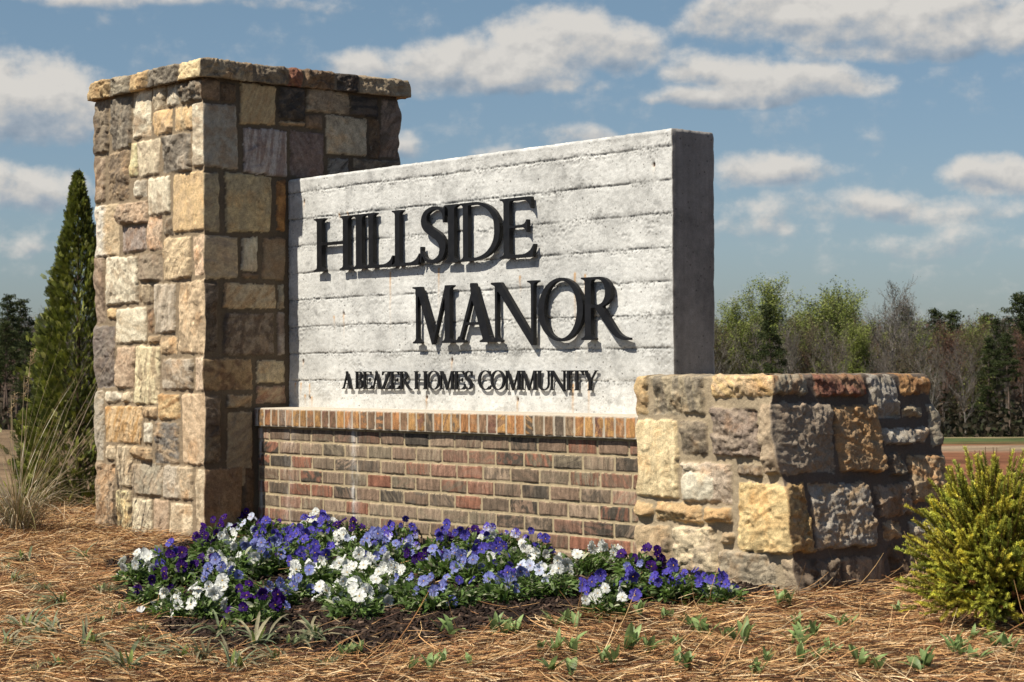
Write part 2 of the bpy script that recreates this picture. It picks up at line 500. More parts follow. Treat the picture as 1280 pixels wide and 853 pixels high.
def build_ground():
    # one sheet: polar-ish grid in the camera's ground frame, fine near, reaching past the horizon
    Ds = np.concatenate([np.arange(-6, 3, .5), np.arange(3, 13, .07), np.arange(13, 40, .6), np.arange(40, 240, 4), np.geomspace(240, 4500, 36)])
    ls = np.concatenate([-np.geomspace(1, .12, 16), np.linspace(-.119, .119, 90) * 1.0, np.geomspace(.12, 1, 16)])
    Dg, Lg = np.meshgrid(Ds, ls, indexing='ij')
    wid = np.maximum(Dg, 0) * 3.2 + 12
    wide = np.where(np.abs(Lg) <= .12, Lg, Lg)
    lat = wide * wid * np.where(np.abs(Lg) <= .12, 1.0, 1.0)
    X = CAM[0] + _fw[0] * Dg + _rt[0] * lat; Y = CAM[1] + _fw[1] * Dg + _rt[1] * lat
    Z = ground_z(X, Y)
    C = np.zeros(X.shape + (3,)); C[:] = (.062, .034, .018)          # straw-littered soil
    n = fbm(X * .15, Y * .15, 21, 4)
    r = lat / np.maximum(Dg, 1)
    def lay(mask, colr):
        C[:] = C * (1 - mask[..., None]) + np.array(colr) * mask[..., None]
    far = smooth(Dg, 13, 17)
    lay(far * (1 - smooth(r, -.10, 0.0)), (.17, .115, .065))        # tan field on the left
    clay = far * smooth(r, .02, .06)
    lay(clay, (.20, .085, .042))                                    # red clay on the right
    lay(smooth(r, .02, .06) * smooth(Dg, 38, 44) * (1 - smooth(Dg, 56, 60)), (.26, .19, .12))
    gr = smooth(r + n * .02, .02, .06) * smooth(Dg + n * 10, 66, 84)
    lay(gr, (.07, .092, .03))
    lay(smooth(Dg + n * 25, 110, 122) * (1 - smooth(Dg + n * 25, 140, 152)) * smooth(r, .02, .06) * .8, (.36, .25, .14))
    lay(smooth(Dg, 178, 192), (.045, .034, .020))                   # woodland floor
    C *= (1 + .35 * fbm(X * .5, Y * .5, 25, 4) * smooth(Dg, 13, 20) + .3 * fbm(X * .08, Y * .08, 26, 3) * smooth(Dg, 30, 60))[..., None]
    me = mesh_data('ground', np.stack([X, Y, Z], -1).reshape(-1, 3), grid_faces(*X.shape), M_SOIL, C.reshape(-1, 3), smooth_=True)
    prop(obj('ground', me), kind='structure')
build_ground()

# ------------------------------------------------------------------ masonry sheets
def sd_round(x, z, hx, hz, r):
    qx = np.abs(x) - hx + r; qz = np.abs(z) - hz + r
    return np.hypot(np.maximum(qx, 0), np.maximum(qz, 0)) + np.minimum(np.maximum(qx, qz), 0) - r

def stones_height(S, Z, stones, seed, mortar_col=(.22, .165, .105), mortar_amp=.0025, edge=.0050, wob=.005, gap=.0028):
    """heights and colours of one wall face from a list of stones (s0,z0,s1,z1,dict)"""
    H = mortar_amp * fbm(S * 40, Z * 40, seed + 3, 3) + .004 * fbm(S * 7, Z * 7, seed + 4, 2)
    C = np.empty(S.shape + (3,)); C[:] = np.array(mortar_col)
    C *= (1 + .16 * fbm(S * 9, Z * 9, seed + 8, 3))[..., None]
    M = np.zeros(S.shape)
    r_ = np.random.default_rng(seed)
    for i, (s0, z0, s1, z1, q) in enumerate(stones):
        g_ = q.get('gap', gap); zlo, zhi = min(z0, z1) + g_, max(z0, z1) - g_; s0 += g_; s1 -= g_
        w, h = s1 - s0, zhi - zlo
        i0 = np.searchsorted(Z[:, 0], zlo - .03); i1 = np.searchsorted(Z[:, 0], zhi + .03)
        j0 = np.searchsorted(S[0], s0 - .03); j1 = np.searchsorted(S[0], s1 + .03)
        if i1 <= i0 or j1 <= j0:
            r_.random(8); continue
        s = S[i0:i1, j0:j1]; z = Z[i0:i1, j0:j1]; sd = seed * 101 + i * 7
        wb = q.get('wob', wob)
        a = s - (s0 + s1) / 2 + wb * fbm(s * 22, z * 22, sd, 3) * 2; b = z - (zlo + zhi) / 2 + wb * fbm(s * 22, z * 22, sd + 1, 3) * 2
        sk = r_.normal(0, 1, 4) * q.get('skew', .022)
        u = a / max(w, .02); v = b / max(h, .02)
        a2 = a * (1 + sk[0] * v * 2) + sk[1] * h * v; b2 = b * (1 + sk[2] * u * 2) + sk[3] * w * u * .5
        d = sd_round(a2, b2, w / 2, h / 2, min(q.get('r', .007), w / 2.1, h / 2.1))
        t = np.clip(-d / edge, 0, 1); prof = 1 - (1 - t) ** 1.6
        rg = q.get('rough', .5)
        K = 5
        pl = None
        for k in range(K):
            sx, sz = r_.normal(0, 1, 2); off = r_.uniform(.1, .9)
            p = off + sx * u * 1.1 + sz * v * 1.1
            pl = p if pl is None else np.minimum(pl, p)
        pl = np.clip(pl, -1.4, .8)
        rel = rg * (.021 * pl + .0028 * (1 + rg) * fbm(s * 60, z * 60, sd + 21, 3) + 0.004 * fbm(s * 12, z * 12, sd + 2, 4, .55) + .002 * ridged(s * 24, z * 24, sd + 5, 3))
        nf = int(np.clip(w * h / .0022, 3, 60)); fx = r_.uniform(-w / 2, w / 2, nf); fz = r_.uniform(-h / 2, h / 2, nf)
        foff = r_.uniform(-1, 1, nf); fgx = r_.normal(0, 1, nf); fgz = r_.normal(0, 1, nf)
        jx = a + .010 * fbm(s * 30, z * 30, sd + 41, 3); jz = b + .010 * fbm(s * 30, z * 30, sd + 42, 3)
        dd2 = (jx[..., None] - fx) ** 2 + (jz[..., None] - fz) ** 2
        ii = dd2.argmin(-1)
        fac = .0035 * foff[ii] + .085 * (fgx[ii] * (jx - fx[ii]) + fgz[ii] * (jz - fz[ii]))
        rel = rel + min(rg, 1.3) * q.get('facet', 1.0) * np.clip(fac, -.012, .010)
        # broken ledges along bedding
        sy = r_.uniform(-.6, .6)
        st = (z * 14 + s * 14 * sy + 1.2 * fbm(s * 9, z * 9, sd + 6, 3)); st = st - np.floor(st)
        rel = rel + rg * q.get('ledge', .35) * .010 * smooth(st, .0, .9)
        hh = prof * (q.get('p', .018) + rel) + (1 - prof) * 0
        c1 = np.array(q['c']) * q.get('bri', 1.22); c1 = np.minimum(c1 * np.array([1.04, 1.0, .90]), .74); c2 = np.array(q.get('c2', tuple(c1 * np.array([.72, .70, .68])))) * np.array([1.06, 1.0, .90])
        th_ = r_.uniform(0, 3.14); cs_ = q.get('cs', 11); an_ = r_.uniform(1.0, 2.6)
        p1_ = (s * math.cos(th_) + z * math.sin(th_)) * cs_ * an_; p2_ = (-s * math.sin(th_) + z * math.cos(th_)) * cs_ / an_
        mm = fbm(p1_, p2_, sd + 9, 5, .62)
        if 'half' in q: mm = mm * .35 + q['half'] * u * 1.6
        cm = smooth(mm, -.12, .18)[..., None] * q.get('mixk', .75)
        cc = c1 * (1 - cm) + c2 * cm
        cc = cc * (1 + r_.uniform(.2, .55) * fbm(p1_ * 4, p2_ * 4, sd + 12, 4, .7))[..., None]
        gf = q.get('gf', r_.uniform(.25, 1.0))
        ins = d < 0
        sub = H[i0:i1, j0:j1]; sub[ins] = hh[ins] + sub[ins] * (1 - prof[ins])
        C[i0:i1, j0:j1][ins] = cc[ins]; M[i0:i1, j0:j1][ins] = np.clip(t[ins] * 1.5, 0, 1) * gf
    return H, C, M

def wrap_sheet(name, corners, dss, zs, hfun, mat, closed=True, top=None, bottom=None, shear=None, parent=None, blend=.045, center=None, toprough=.006, cornersm=True):
    """a vertical sheet wrapped round the plan polygon; hfun(i, S, Z) -> H, C, M for side i"""
    n = len(corners) if closed else len(corners) - 1
    cols_p, cols_n, Hs, Cs, Ms = [], [], [], [], []
    raw = []
    for i in range(n):
        p0 = np.array(corners[i], float); p1 = np.array(corners[(i + 1) % len(corners)], float)
        L = np.linalg.norm(p1 - p0); t = (p1 - p0) / L; nrm = np.array([t[1], -t[0]])
        k = max(2, int(round(L / dss[i])) + 1)
        s = np.linspace(0, L, k)
        S, Z = np.meshgrid(s, zs)
        H, C, M = hfun(i, S, Z)
        if cornersm:
            damp = 1 - .55 * (np.clip(1 - s / .03, 0, 1) + np.clip(1 - (L - s) / .03, 0, 1))[None]
            base = np.stack([np.convolve(np.pad(H[:, j], 4, mode='edge'), np.ones(9) / 9, 'valid') for j in (0, -1)], 1)
            wl = np.clip(1 - s / .03, 0, 1)[None]; wr = np.clip(1 - (L - s) / .03, 0, 1)[None]
            H = H * (1 - .75 * (wl + wr)) + .75 * (base[:, :1] * wl + base[:, 1:] * wr)
        raw.append([p0, t, nrm, L, s, H, C, M])
    xs, ys, cc, mm = [], [], [], []
    for i in range(n):
        p0, t, nrm, L, s, H, C, M = raw[i]
        dx = nrm[0] * H; dy = nrm[1] * H
        if closed or i > 0:
            pv = raw[(i - 1) % n]; w = np.clip(1 - s / blend, 0, 1)[None]
            dx = dx + pv[2][0] * pv[5][:, -1:] * w; dy = dy + pv[2][1] * pv[5][:, -1:] * w
        if closed or i < n - 1:
            nx = raw[(i + 1) % n]; w = np.clip(1 - (L - s) / blend, 0, 1)[None]
            dx = dx + nx[2][0] * nx[5][:, :1] * w; dy = dy + nx[2][1] * nx[5][:, :1] * w
        X = p0[0] + t[0] * s[None] + dx; Y = p0[1] + t[1] * s[None] + dy
        last = (closed) or i < n - 1
        e = -1 if last else None
        xs.append(X[:, :e]); ys.append(Y[:, :e]); cc.append(C[:, :e]); mm.append(M[:, :e])
    X = np.concatenate(xs, 1); Y = np.concatenate(ys, 1); C = np.concatenate(cc, 1); M = np.concatenate(mm, 1)
    if closed:
        X = np.concatenate([X, X[:, :1]], 1); Y = np.concatenate([Y, Y[:, :1]], 1); C = np.concatenate([C, C[:, :1]], 1); M = np.concatenate([M, M[:, :1]], 1)
    Z = np.repeat(np.asarray(zs)[:, None], X.shape[1], 1)
    if shear is not None: X, Y = shear(X, Y, Z)
    cx, cy = center if center is not None else (np.mean([c[0] for c in corners]), np.mean([c[1] for c in corners]))
    def ring(row, k, dz, inv=None):
        x, y = X[row], Y[row]
        if inv is not None: x2, y2 = x + inv[0] * k, y + inv[1] * k
        else:
            hx = np.abs(x - cx).max(); hy = np.abs(y - cy).max()
            x2 = cx + (x - cx) * (1 - k / hx); y2 = cy + (y - cy) * (1 - k / hy)
        z2 = Z[row] + dz + toprough * fbm(x2 * 14, y2 * 14, 77, 4) + .5 * toprough * fbm(x2 * 50, y2 * 50, 78, 3)
        return x2, y2, z2
    addb, addt = [], []
    for (k, dz, inv) in (bottom or []): addb.append((*ring(0, k, dz, inv), C[0], M[0]))
    for (k, dz, inv) in (top or []): addt.append((*ring(-1, k, dz, inv), C[-1], M[-1]))
    if addb:
        b = addb[::-1]
        X = np.concatenate([np.array([q[0] for q in b]), X]); Y = np.concatenate([np.array([q[1] for q in b]), Y]); Z = np.concatenate([np.array([q[2] for q in b]), Z])
        C = np.concatenate([np.array([q[3] for q in b]), C]); M = np.concatenate([np.array([q[4] for q in b]), M])
    if addt:
        b = addt
        X = np.concatenate([X, np.array([q[0] for q in b])]); Y = np.concatenate([Y, np.array([q[1] for q in b])]); Z = np.concatenate([Z, np.array([q[2] for q in b])])
        C = np.concatenate([C, np.array([q[3] for q in b])]); M = np.concatenate([M, np.array([q[4] for q in b])])
    me = mesh_data(name, np.stack([X, Y, Z], -1).reshape(-1, 3), grid_faces(*X.shape), mat, C.reshape(-1, 3), {'stn': M}, smooth_=False)
    return obj(name, me, parent)

PAL = {  # albedos of the stones
    'gb': ((.20, .165, .125), (.115, .095, .078)), 'dg': ((.12, .105, .088), (.30, .27, .22)), 'cw': ((.52, .46, .37), (.40, .33, .25)),
    'cr': ((.46, .39, .29), (.33, .26, .18)), 'ye': ((.48, .34, .195), (.54, .42, .285)), 'br': ((.21, .145, .095), (.13, .095, .07)),
    'tn': ((.38, .29, .19), (.27, .195, .125)), 'pk': ((.32, .24, .175), (.42, .34, .26)), 'pp': ((.20, .155, .13), (.33, .275, .23)),
    'gw': ((.46, .425, .355), (.28, .24, .19)), 'ty': ((.46, .345, .20), (.36, .25, .14)), 'or': ((.36, .19, .075), (.19, .10, .05)),
    'bk': ((.045, .04, .037), (.14, .115, .095)), 'rd': ((.18, .085, .062), (.27, .18, .11)), 'lt': ((.47, .41, .31), (.40, .34, .26)),
    'py': ((.57, .47, .30), (.52, .42, .26)), 'gr': ((.25, .225, .18), (.38, .34, .27)), 'db': ((.125, .085, .055), (.08, .06, .045)),
    'sm': ((.30, .245, .175), (.235, .19, .14))}
def stones_from(lists, ax, val, s_of, rough=.5, p=.016, ends=None):
    out = []
    for ox, oy, sc, L in lists:
        for it in L:
            x0, y0, x1, y1, k = it[:5]; ex = it[5] if len(it) > 5 else {}
            u0, v0, u1, v1 = ox + x0 / sc, oy + y0 / sc, ox + x1 / sc, oy + y1 / sc
            um = (u0 + u1) / 2
            z1 = on(um, v0, ax, val)[2]; z0 = on(um, v1, ax, val)[2]
            s0 = s_of(on(u0, (v0 + v1) / 2, ax, val)); s1 = s_of(on(u1, (v0 + v1) / 2, ax, val))
            q = dict(c=PAL[k][0], c2=PAL[k][1], rough=rough, p=p)
            if k in ('dg', 'gb', 'bk'): q['rough'] = rough * 1.5
            q.update({a: b for a, b in ex.items() if a not in ('L', 'R')})
            if ex.get('L'): s0 = -.05
            if ex.get('R'): s1 = s1 + .06
            out.append((s0, z0, s1, z1, q))
    return out
def random_stones(L, z0, z1, seed, rough=.5, p=.016):
    r = random.Random(seed); out = []
    z = z0
    ks = ['gb', 'cr', 'tn', 'gw', 'ty', 'br', 'pk', 'gr', 'lt']
    while z < z1 - .04:
        h = r.uniform(.10, .22); h = min(h, z1 - z)
        s = -.04
        while s < L:
            w = r.uniform(.10, .26)
            k = r.choice(ks)
            q = dict(c=PAL[k][0], c2=PAL[k][1], rough=rough, p=p)
            if h > .17 and r.random() < .4:
                hh = h * r.uniform(.4, .6)
                out.append((s, z + .008, s + w - .016, z + hh - .008, q))
                k = r.choice(ks)
                out.append((s, z + hh + .008, s + w - .016, z + h - .008, dict(c=PAL[k][0], c2=PAL[k][1], rough=rough, p=p)))
            else: out.append((s, z + .008, s + w - .016, z + h - .008, q))
            s += w
        z += h
    return out

sign = empty('entrance_sign', (-1.4, .1, GZ))
prop(sign, 'stone, brick and concrete entrance sign with raised black lettering', 'entrance sign')
sign_inv = Matrix.Translation((1.4, -.1, -GZ))
def into_sign(o):
    o.parent = sign; o.matrix_parent_inverse = sign_inv
    return o

# ---- tall pillar
XP, PF, PB, WP = -2.803, -.503, .692, 1.101
ZP0, ZP1 = GZ - .12, 1.662
L_, R_ = {'L': 1}, {'R': 1}
P_FRONT = [
 (110, 60, 5.331, [(58, 350, 140, 705, 'gb', L_), (160, 330, 298, 680, 'dg'), (300, 262, 425, 600, 'cw', {'c2': (.30, .22, .15), 'cs': 6}), (440, 245, 520, 408, 'lt'), (533, 235, 610, 390, 'gw'),
   (618, 225, 770, 365, 'dg', {'R': 1, 'p': .022, 'rough': 1.6}), (440, 415, 563, 578, 'ye'), (582, 390, 705, 550, 'ye', {'c2': (.52, .44, .30)}), (708, 362, 778, 790, 'cw', R_),
   (285, 630, 335, 860, 'py'), (340, 612, 480, 855, 'lt'), (502, 573, 690, 828, 'dg', {'c2': (.42, .38, .32)}), (140, 690, 278, 1015, 'gb', {'c': (.25, .19, .13)}), (58, 722, 122, 1030, 'br', {'L': 1, 'c': (.27, .21, .155)})]),
 (110, 210, 5.331, [(312, 80, 398, 198, 'gw'), (405, 60, 552, 312, 'cw', {'rough': .35}), (570, 30, 775, 425, 'ye', {'R': 1, 'c': (.46, .34, .20), 'c2': (.50, .385, .25), 'rough': .3}),
   (225, 225, 405, 375, 'pk', {'p': .020, 'rough': 1.4}), (235, 388, 392, 560, 'pp', {'c2': (.40, .35, .32)}), (402, 322, 498, 550, 'pk', {'c': (.40, .29, .21)}), (512, 330, 567, 455, 'gb'),
   (58, 245, 212, 590, 'gw', {'L': 1, 'half': 1.0, 'c': (.47, .44, .39), 'c2': (.50, .38, .22)}), (508, 460, 692, 745, 'cr', {'c': (.50, .40, .27)}), (705, 445, 785, 718, 'cr', {'R': 1, 'c': (.50, .38, .28)}),
   (345, 570, 500, 755, 'gb', {'c2': (.29, .235, .18)}), (125, 590, 338, 910, 'cw', {'c2': (.27, .21, .15), 'cs': 16, 'mixk': .6}), (58, 600, 118, 1035, 'br', {'L': 1, 'c': (.25, .195, .15)}),
   (345, 770, 435, 910, 'sm'), (445, 770, 588, 1100, 'gw', {'c': (.36, .315, .26)}), (610, 752, 770, 1240, 'cr', {'R': 1, 'c': (.46, .36, .25)})]),
 (110, 360, 5.331, [(140, 135, 190, 210, 'ty'), (192, 130, 395, 370, 'cw', {'rough': .35, 'c2': (.44, .38, .28)}), (402, 130, 440, 305, 'br'), (405, 318, 488, 372, 'tn'), (488, 320, 600, 445, 'tn'),
   (60, 250, 185, 668, 'dg', {'L': 1, 'c': (.13, .11, .10), 'c2': (.24, .215, .19)}), (195, 390, 318, 668, 'pk', {'c': (.40, .31, .23), 'c2': (.34, .25, .18)}), (322, 385, 480, 775, 'cr', {'c': (.51, .44, .30)}),
   (495, 470, 705, 680, 'gr', {'c': (.33, .29, .24), 'c2': (.24, .18, .12)}), (718, 455, 778, 685, 'pk', {'R': 1, 'c': (.48, .38, .29)}), (120, 690, 232, 765, 'gw'), (240, 690, 308, 765, 'cr'),
   (482, 705, 618, 880, 'ty', {'c2': (.42, .24, .11)}), (632, 698, 778, 1180, 'tn', {'R': 1, 'c': (.44, .34, .24), 'c2': (.40, .30, .20), 'rough': .3}), (60, 685, 110, 1155, 'gr', {'L': 1, 'c': (.31, .28, .235)}),
   (118, 785, 365, 1035, 'tn', {'c': (.43, .32, .20), 'c2': (.44, .26, .10)}), (368, 790, 465, 870, 'tn')]),
 (110, 510, 5.331, [(372, 95, 433, 235, 'gw'), (448, 95, 610, 375, 'dg', {'c': (.13, .12, .11), 'c2': (.42, .33, .23), 'mixk': .9, 'cs': 8}), (131, 250, 185, 350, 'cr'), (195, 250, 295, 525, 'cr'),
   (302, 258, 430, 352, 'tn', {'p': .026, 'rough': 1.2}), (60, 365, 182, 840, 'gb', {'L': 1, 'c': (.30, .235, .17), 'c2': (.22, .17, .125)}), (302, 372, 500, 585, 'gr', {'c2': (.40, .33, .25)}),
   (508, 385, 705, 612, 'gr', {'half': 1.0, 'c': (.33, .29, .24), 'c2': (.52, .42, .29)}), (722, 402, 785, 850, 'cr', R_), (195, 545, 292, 850, 'cr', {'c': (.54, .44, .27)}),
   (302, 605, 430, 860, 'lt', {'c': (.52, .45, .34)}), (440, 612, 542, 860, 'pk'), (548, 632, 698, 860, 'cr')])]
P_SIDE = [
 (240, 90, 5.331, [(70, 50, 182, 190, 'br', L_), (185, 75, 290, 205, 'db'), (315, 80, 555, 355, 'ty', {'c': (.36, .28, .17), 'rough': .25}), (570, 100, 748, 322, 'bk', {'rough': 1.3}), (580, 326, 748, 362, 'tn'),
   (70, 215, 300, 645, 'gr', {'L': 1, 'c': (.27, .25, .22), 'c2': (.27, .20, .14), 'rough': .3}), (335, 380, 630, 690, 'gr', {'c': (.32, .29, .285), 'c2': (.20, .14, .125)}),
   (650, 400, 875, 705, 'pp', {'c': (.15, .11, .10), 'c2': (.22, .18, .165)}), (70, 670, 180, 1065, 'sm', {'L': 1, 'c': (.30, .25, .17)}), (218, 680, 525, 1072, 'ty', {'c': (.37, .295, .18), 'c2': (.33, .28, .19), 'rough': .22}),
   (558, 720, 622, 1065, 'or')]),
 (380, 70, 6.093, [(10, 255, 345, 440, 'sm', {'c': (.32, .26, .19)}), (15, 450, 135, 560, 'br'), (350, 310, 560, 470, 'bk'), (160, 462, 475, 760, 'lt', {'c': (.40, .345, .26), 'c2': (.34, .29, .22), 'rough': .3}),
   (490, 480, 570, 790, 'db'), (578, 330, 720, 780, 'gb', {'c': (.21, .16, .13), 'R': 1}), (175, 780, 340, 960, 'bk', {'c2': (.3, .29, .27)}), (375, 790, 700, 960, 'gb', {'R': 1})]),
 (240, 240, 5.331, [(70, 290, 303, 585, 'sm', {'L': 1, 'c': (.33, .265, .185), 'c2': (.27, .235, .20), 'rough': .25}), (325, 300, 438, 535, 'lt', {'c': (.42, .385, .31), 'rough': .25}), (330, 540, 438, 582, 'br'),
   (468, 305, 612, 590, 'gb', {'c': (.19, .135, .09), 'c2': (.26, .21, .15)}), (70, 605, 168, 1070, 'bk', {'L': 1, 'c': (.07, .055, .045)}), (205, 608, 555, 782, 'tn', {'c': (.36, .295, .21), 'c2': (.33, .225, .13)}),
   (568, 615, 612, 785, 'gr'), (210, 808, 545, 1090, 'gb', {'c': (.10, .075, .06), 'c2': (.27, .225, .18), 'cs': 18}), (562, 800, 618, 1090, 'pp', {'c2': (.4, .36, .32)})]),
 (240, 390, 5.331, [(70, 310, 400, 525, 'br', {'L': 1, 'c': (.25, .18, .11), 'c2': (.14, .085, .06)}), (425, 322, 615, 475, 'lt', {'c': (.42, .35, .24), 'c2': (.36, .31, .235)}), (425, 490, 620, 612, 'sm', {'c': (.34, .265, .19), 'c2': (.28, .16, .12)}),
   (228, 550, 400, 640, 'sm'), (75, 560, 185, 980, 'gb', {'L': 1, 'c': (.16, .125, .095), 'c2': (.08, .06, .05)}), (230, 665, 398, 1168, 'sm', {'c': (.31, .255, .175)})]),
 (240, 510, 5.331, [(85, 190, 188, 370, 'gb', L_), (85, 400, 328, 860, 'br', {'L': 1, 'c': (.24, .165, .105), 'c2': (.22, .15, .10), 'rough': .2}), (340, 400, 410, 850, 'db')])]
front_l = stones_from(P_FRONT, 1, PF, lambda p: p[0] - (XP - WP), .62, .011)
for q_ in front_l: q_[4].setdefault('bri', 1.42)  # sunlit face painted in: front stones get a lifted base colour
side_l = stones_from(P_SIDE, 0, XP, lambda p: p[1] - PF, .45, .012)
D_PIL = PB - PF
zs = np.arange(ZP0, ZP1 + .003, .006)
def pil_h(i, S, Z):
    if i == 0: return stones_height(S, Z, front_l, 11, (.27, .205, .13))  # mortar lightened on this face, sunlight put into its colour
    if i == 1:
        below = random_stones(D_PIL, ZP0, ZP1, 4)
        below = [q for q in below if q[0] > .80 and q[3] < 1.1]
        return stones_height(S, Z, side_l + below, 12, (.12, .09, .06))  # same mortar in a darker copy, shade of this side painted in
    return stones_height(S, Z, random_stones(WP if i == 2 else D_PIL, ZP0, ZP1, 20 + i), 20 + i)
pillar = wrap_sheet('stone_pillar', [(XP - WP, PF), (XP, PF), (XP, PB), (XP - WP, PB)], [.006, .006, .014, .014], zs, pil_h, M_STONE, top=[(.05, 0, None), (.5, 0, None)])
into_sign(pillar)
pillar['label'] = 'tall square fieldstone pillar at the left end'
# cap course of overhanging stones
OC = .038; ZC0, ZC1 = 1.655, 1.738
cap_cols = {0: [(-.05, .225, 'ty'), (.24, .435, 'gr'), (.45, .625, 'ty'), (.635, .93, 'dg'), (.94, 1.25, 'py')],
            1: [(-.05, .30, 'sm'), (.31, .50, 'gb'), (.51, .60, 'rd'), (.61, .80, 'br'), (.81, .95, 'bk'), (.96, 1.35, 'sm')],
            2: [(-.05, .3, 'ty'), (.31, .6, 'gr'), (.61, .9, 'br'), (.91, 1.25, 'tn')], 3: [(-.05, .4, 'tn'), (.41, .7, 'gr'), (.71, 1.35, 'ty')]}
def cap_h(i, S, Z):
    L = []
    for a, b, k in cap_cols[i]:
        L.append((a, ZC0 - .03, b, ZC1 + .04, dict(c=PAL[k][0], c2=PAL[k][1], rough=1.1, p=.012, ledge=.7)))
    return stones_height(S, Z, L, 60 + i, (.20, .155, .105), edge=.008)
capc = [(XP - WP - OC + .008, PF - OC + .008), (XP + OC - .008, PF - OC + .008), (XP + OC - .008, PB + OC - .008), (XP - WP - OC + .008, PB + OC - .008)]
cap = wrap_sheet('cap_stones', capc, [.006, .006, .014, .014], np.arange(ZC0, ZC1 + .002, .0055), cap_h, M_STONE,
    bottom=[(.004, -.002, None), (.03, .002, None), (.10, .004, None)], top=[(.006, .006, None), (.02, .010, None), (.05, .012, None), (.1, .012, None), (.2, .014, None), (.35, .016, None), (.56, .016, None)], blend=.03, toprough=.010)
cap.parent = pillar
cap['label'] = 'overhanging rough stone cap on the pillar'

# ---- low pier at the right end
SF = -.232; XA, XB, YB = .036, .730, .700; ZT = .160; ZQ0 = GZ - .12
BAT = .178
Q_FRONT = [
 (785, 455, 4.265, [(44, 60, 110, 272, 'ty', L_), (138, 62, 410, 272, 'sm', {'c': (.32, .27, .195), 'c2': (.20, .18, .15)}), (450, 50, 765, 180, 'ye', {'c': (.50, .37, .20), 'rough': 1.1}),
   (44, 292, 272, 712, 'py', {'L': 1, 'c': (.58, .48, .31), 'rough': .45}), (285, 300, 430, 488, 'gb', {'c': (.24, .20, .15)}), (455, 232, 705, 498, 'pp', {'c': (.20, .16, .135), 'c2': (.33, .275, .22), 'p': .020, 'rough': 1.3}),
   (722, 205, 850, 590, 'sm', {'R': 1, 'c': (.34, .27, .195), 'p': .020, 'rough': 1.2}), (288, 525, 558, 740, 'pk', {'c': (.40, .33, .265), 'half': -1.2, 'c2': (.56, .50, .40)}), (290, 572, 475, 732, 'cw', {'r': .05, 'p': .022, 'rough': .4, 'c': (.56, .52, .43), 'c2': (.52, .47, .37)}), (585, 535, 720, 605, 'gb'),
   (45, 735, 135, 812, 'ty', {'L': 1, 'p': .020, 'rough': 1.2}), (150, 735, 405, 845, 'ty', {'p': .022, 'rough': 1.4}), (418, 765, 558, 850, 'ty', {'p': .022, 'rough': 1.4, 'c': (.44, .30, .16)})]),
 (785, 600, 5.331, [(740, 20, 1115, 490, 'ye', {'R': 1, 'c': (.54, .42, .23), 'c2': (.50, .36, .18), 'p': .022, 'rough': 1.0}), (62, 300, 290, 560, 'tn', {'L': 1, 'c2': (.16, .13, .10), 'cs': 6}),
   (315, 310, 600, 620, 'lt', {'c': (.50, .42, .30), 'p': .025, 'rough': .9}), (622, 342, 710, 432, 'tn'), (640, 475, 995, 860, 'gr', {'c': (.23, .20, .155), 'c2': (.37, .32, .245), 'rough': 1.1, 'p': .02, 'gf': 1.0}),
   (1045, 530, 1180, 860, 'sm', {'R': 1, 'c': (.34, .28, .205)})])]
Q_SIDE = [
 (960, 455, 4.265, [(24, 48, 200, 172, 'gr', {'L': 1, 'c2': (.32, .19, .10)}), (235, 55, 515, 180, 'rd'), (532, 62, 690, 300, 'gr', {'c': (.26, .24, .22)}), (692, 62, 900, 170, 'or', {'R': 1, 'c': (.42, .25, .12)}),
   (710, 222, 820, 292, 'sm'), (85, 200, 345, 590, 'gb', {'L': 1, 'c': (.24, .20, .16), 'c2': (.33, .27, .21)}), (350, 215, 592, 580, 'or', {'c': (.36, .22, .11), 'c2': (.30, .235, .16)}),
   (600, 335, 845, 435, 'gw', {'c': (.36, .335, .30)}), (850, 210, 960, 440, 'gr', {'R': 1}), (635, 470, 728, 600, 'gb'), (745, 475, 1000, 740, 'tn', {'R': 1, 'c2': (.36, .20, .09)}),
   (230, 628, 540, 985, 'gr', {'c': (.28, .255, .225), 'c2': (.36, .25, .14)}), (570, 635, 762, 815, 'br', {'c2': (.32, .27, .22)})]),
 (960, 600, 5.331, [(120, 20, 282, 490, 'ty', {'L': 1, 'c': (.36, .25, .12)}), (755, 268, 895, 405, 'tn'), (220, 520, 480, 900, 'db', {'L': 1, 'c': (.14, .11, .085)}), (500, 512, 800, 900, 'br', {'c': (.26, .195, .14), 'rough': .5}),
   (815, 420, 930, 860, 'db'), (940, 260, 1100, 410, 'gw', {'R': 1}), (940, 430, 1100, 860, 'gb', {'R': 1})])]
def side_s(p):
    return p[1] - SF
pf_l = []
def unbatter(lst, bat_on_end):
    return lst
pier_front = []
for ox, oy, sc, Ls in Q_FRONT:
    for it in Ls:
        x0, y0, x1, y1, k = it[:5]; ex = it[5] if len(it) > 5 else {}
        um = ox + (x0 + x1) / 2 / sc; vm = oy + (y0 + y1) / 2 / sc
        z1 = on(um, oy + y0 / sc, 1, SF)[2]; z0 = on(um, oy + y1 / sc, 1, SF)[2]
        X0 = on(ox + x0 / sc, vm, 1, SF)[0]; X1 = on(ox + x1 / sc, vm, 1, SF)[0]
        zm = (z0 + z1) / 2; kx = (XB - XA + BAT * (ZT - zm)) / (XB - XA)
        s0 = (X0 - XA) / kx; s1 = (X1 - XA) / kx
        q = dict(c=PAL[k][0], c2=PAL[k][1], rough=.8, p=.013); q.update({a: b for a, b in ex.items() if a not in 'LR'})
        if ex.get('L'): s0 = -.05
        if ex.get('R'): s1 = XB - XA + .06
        pier_front.append((s0, z0, s1, z1, q))
pier_side = []
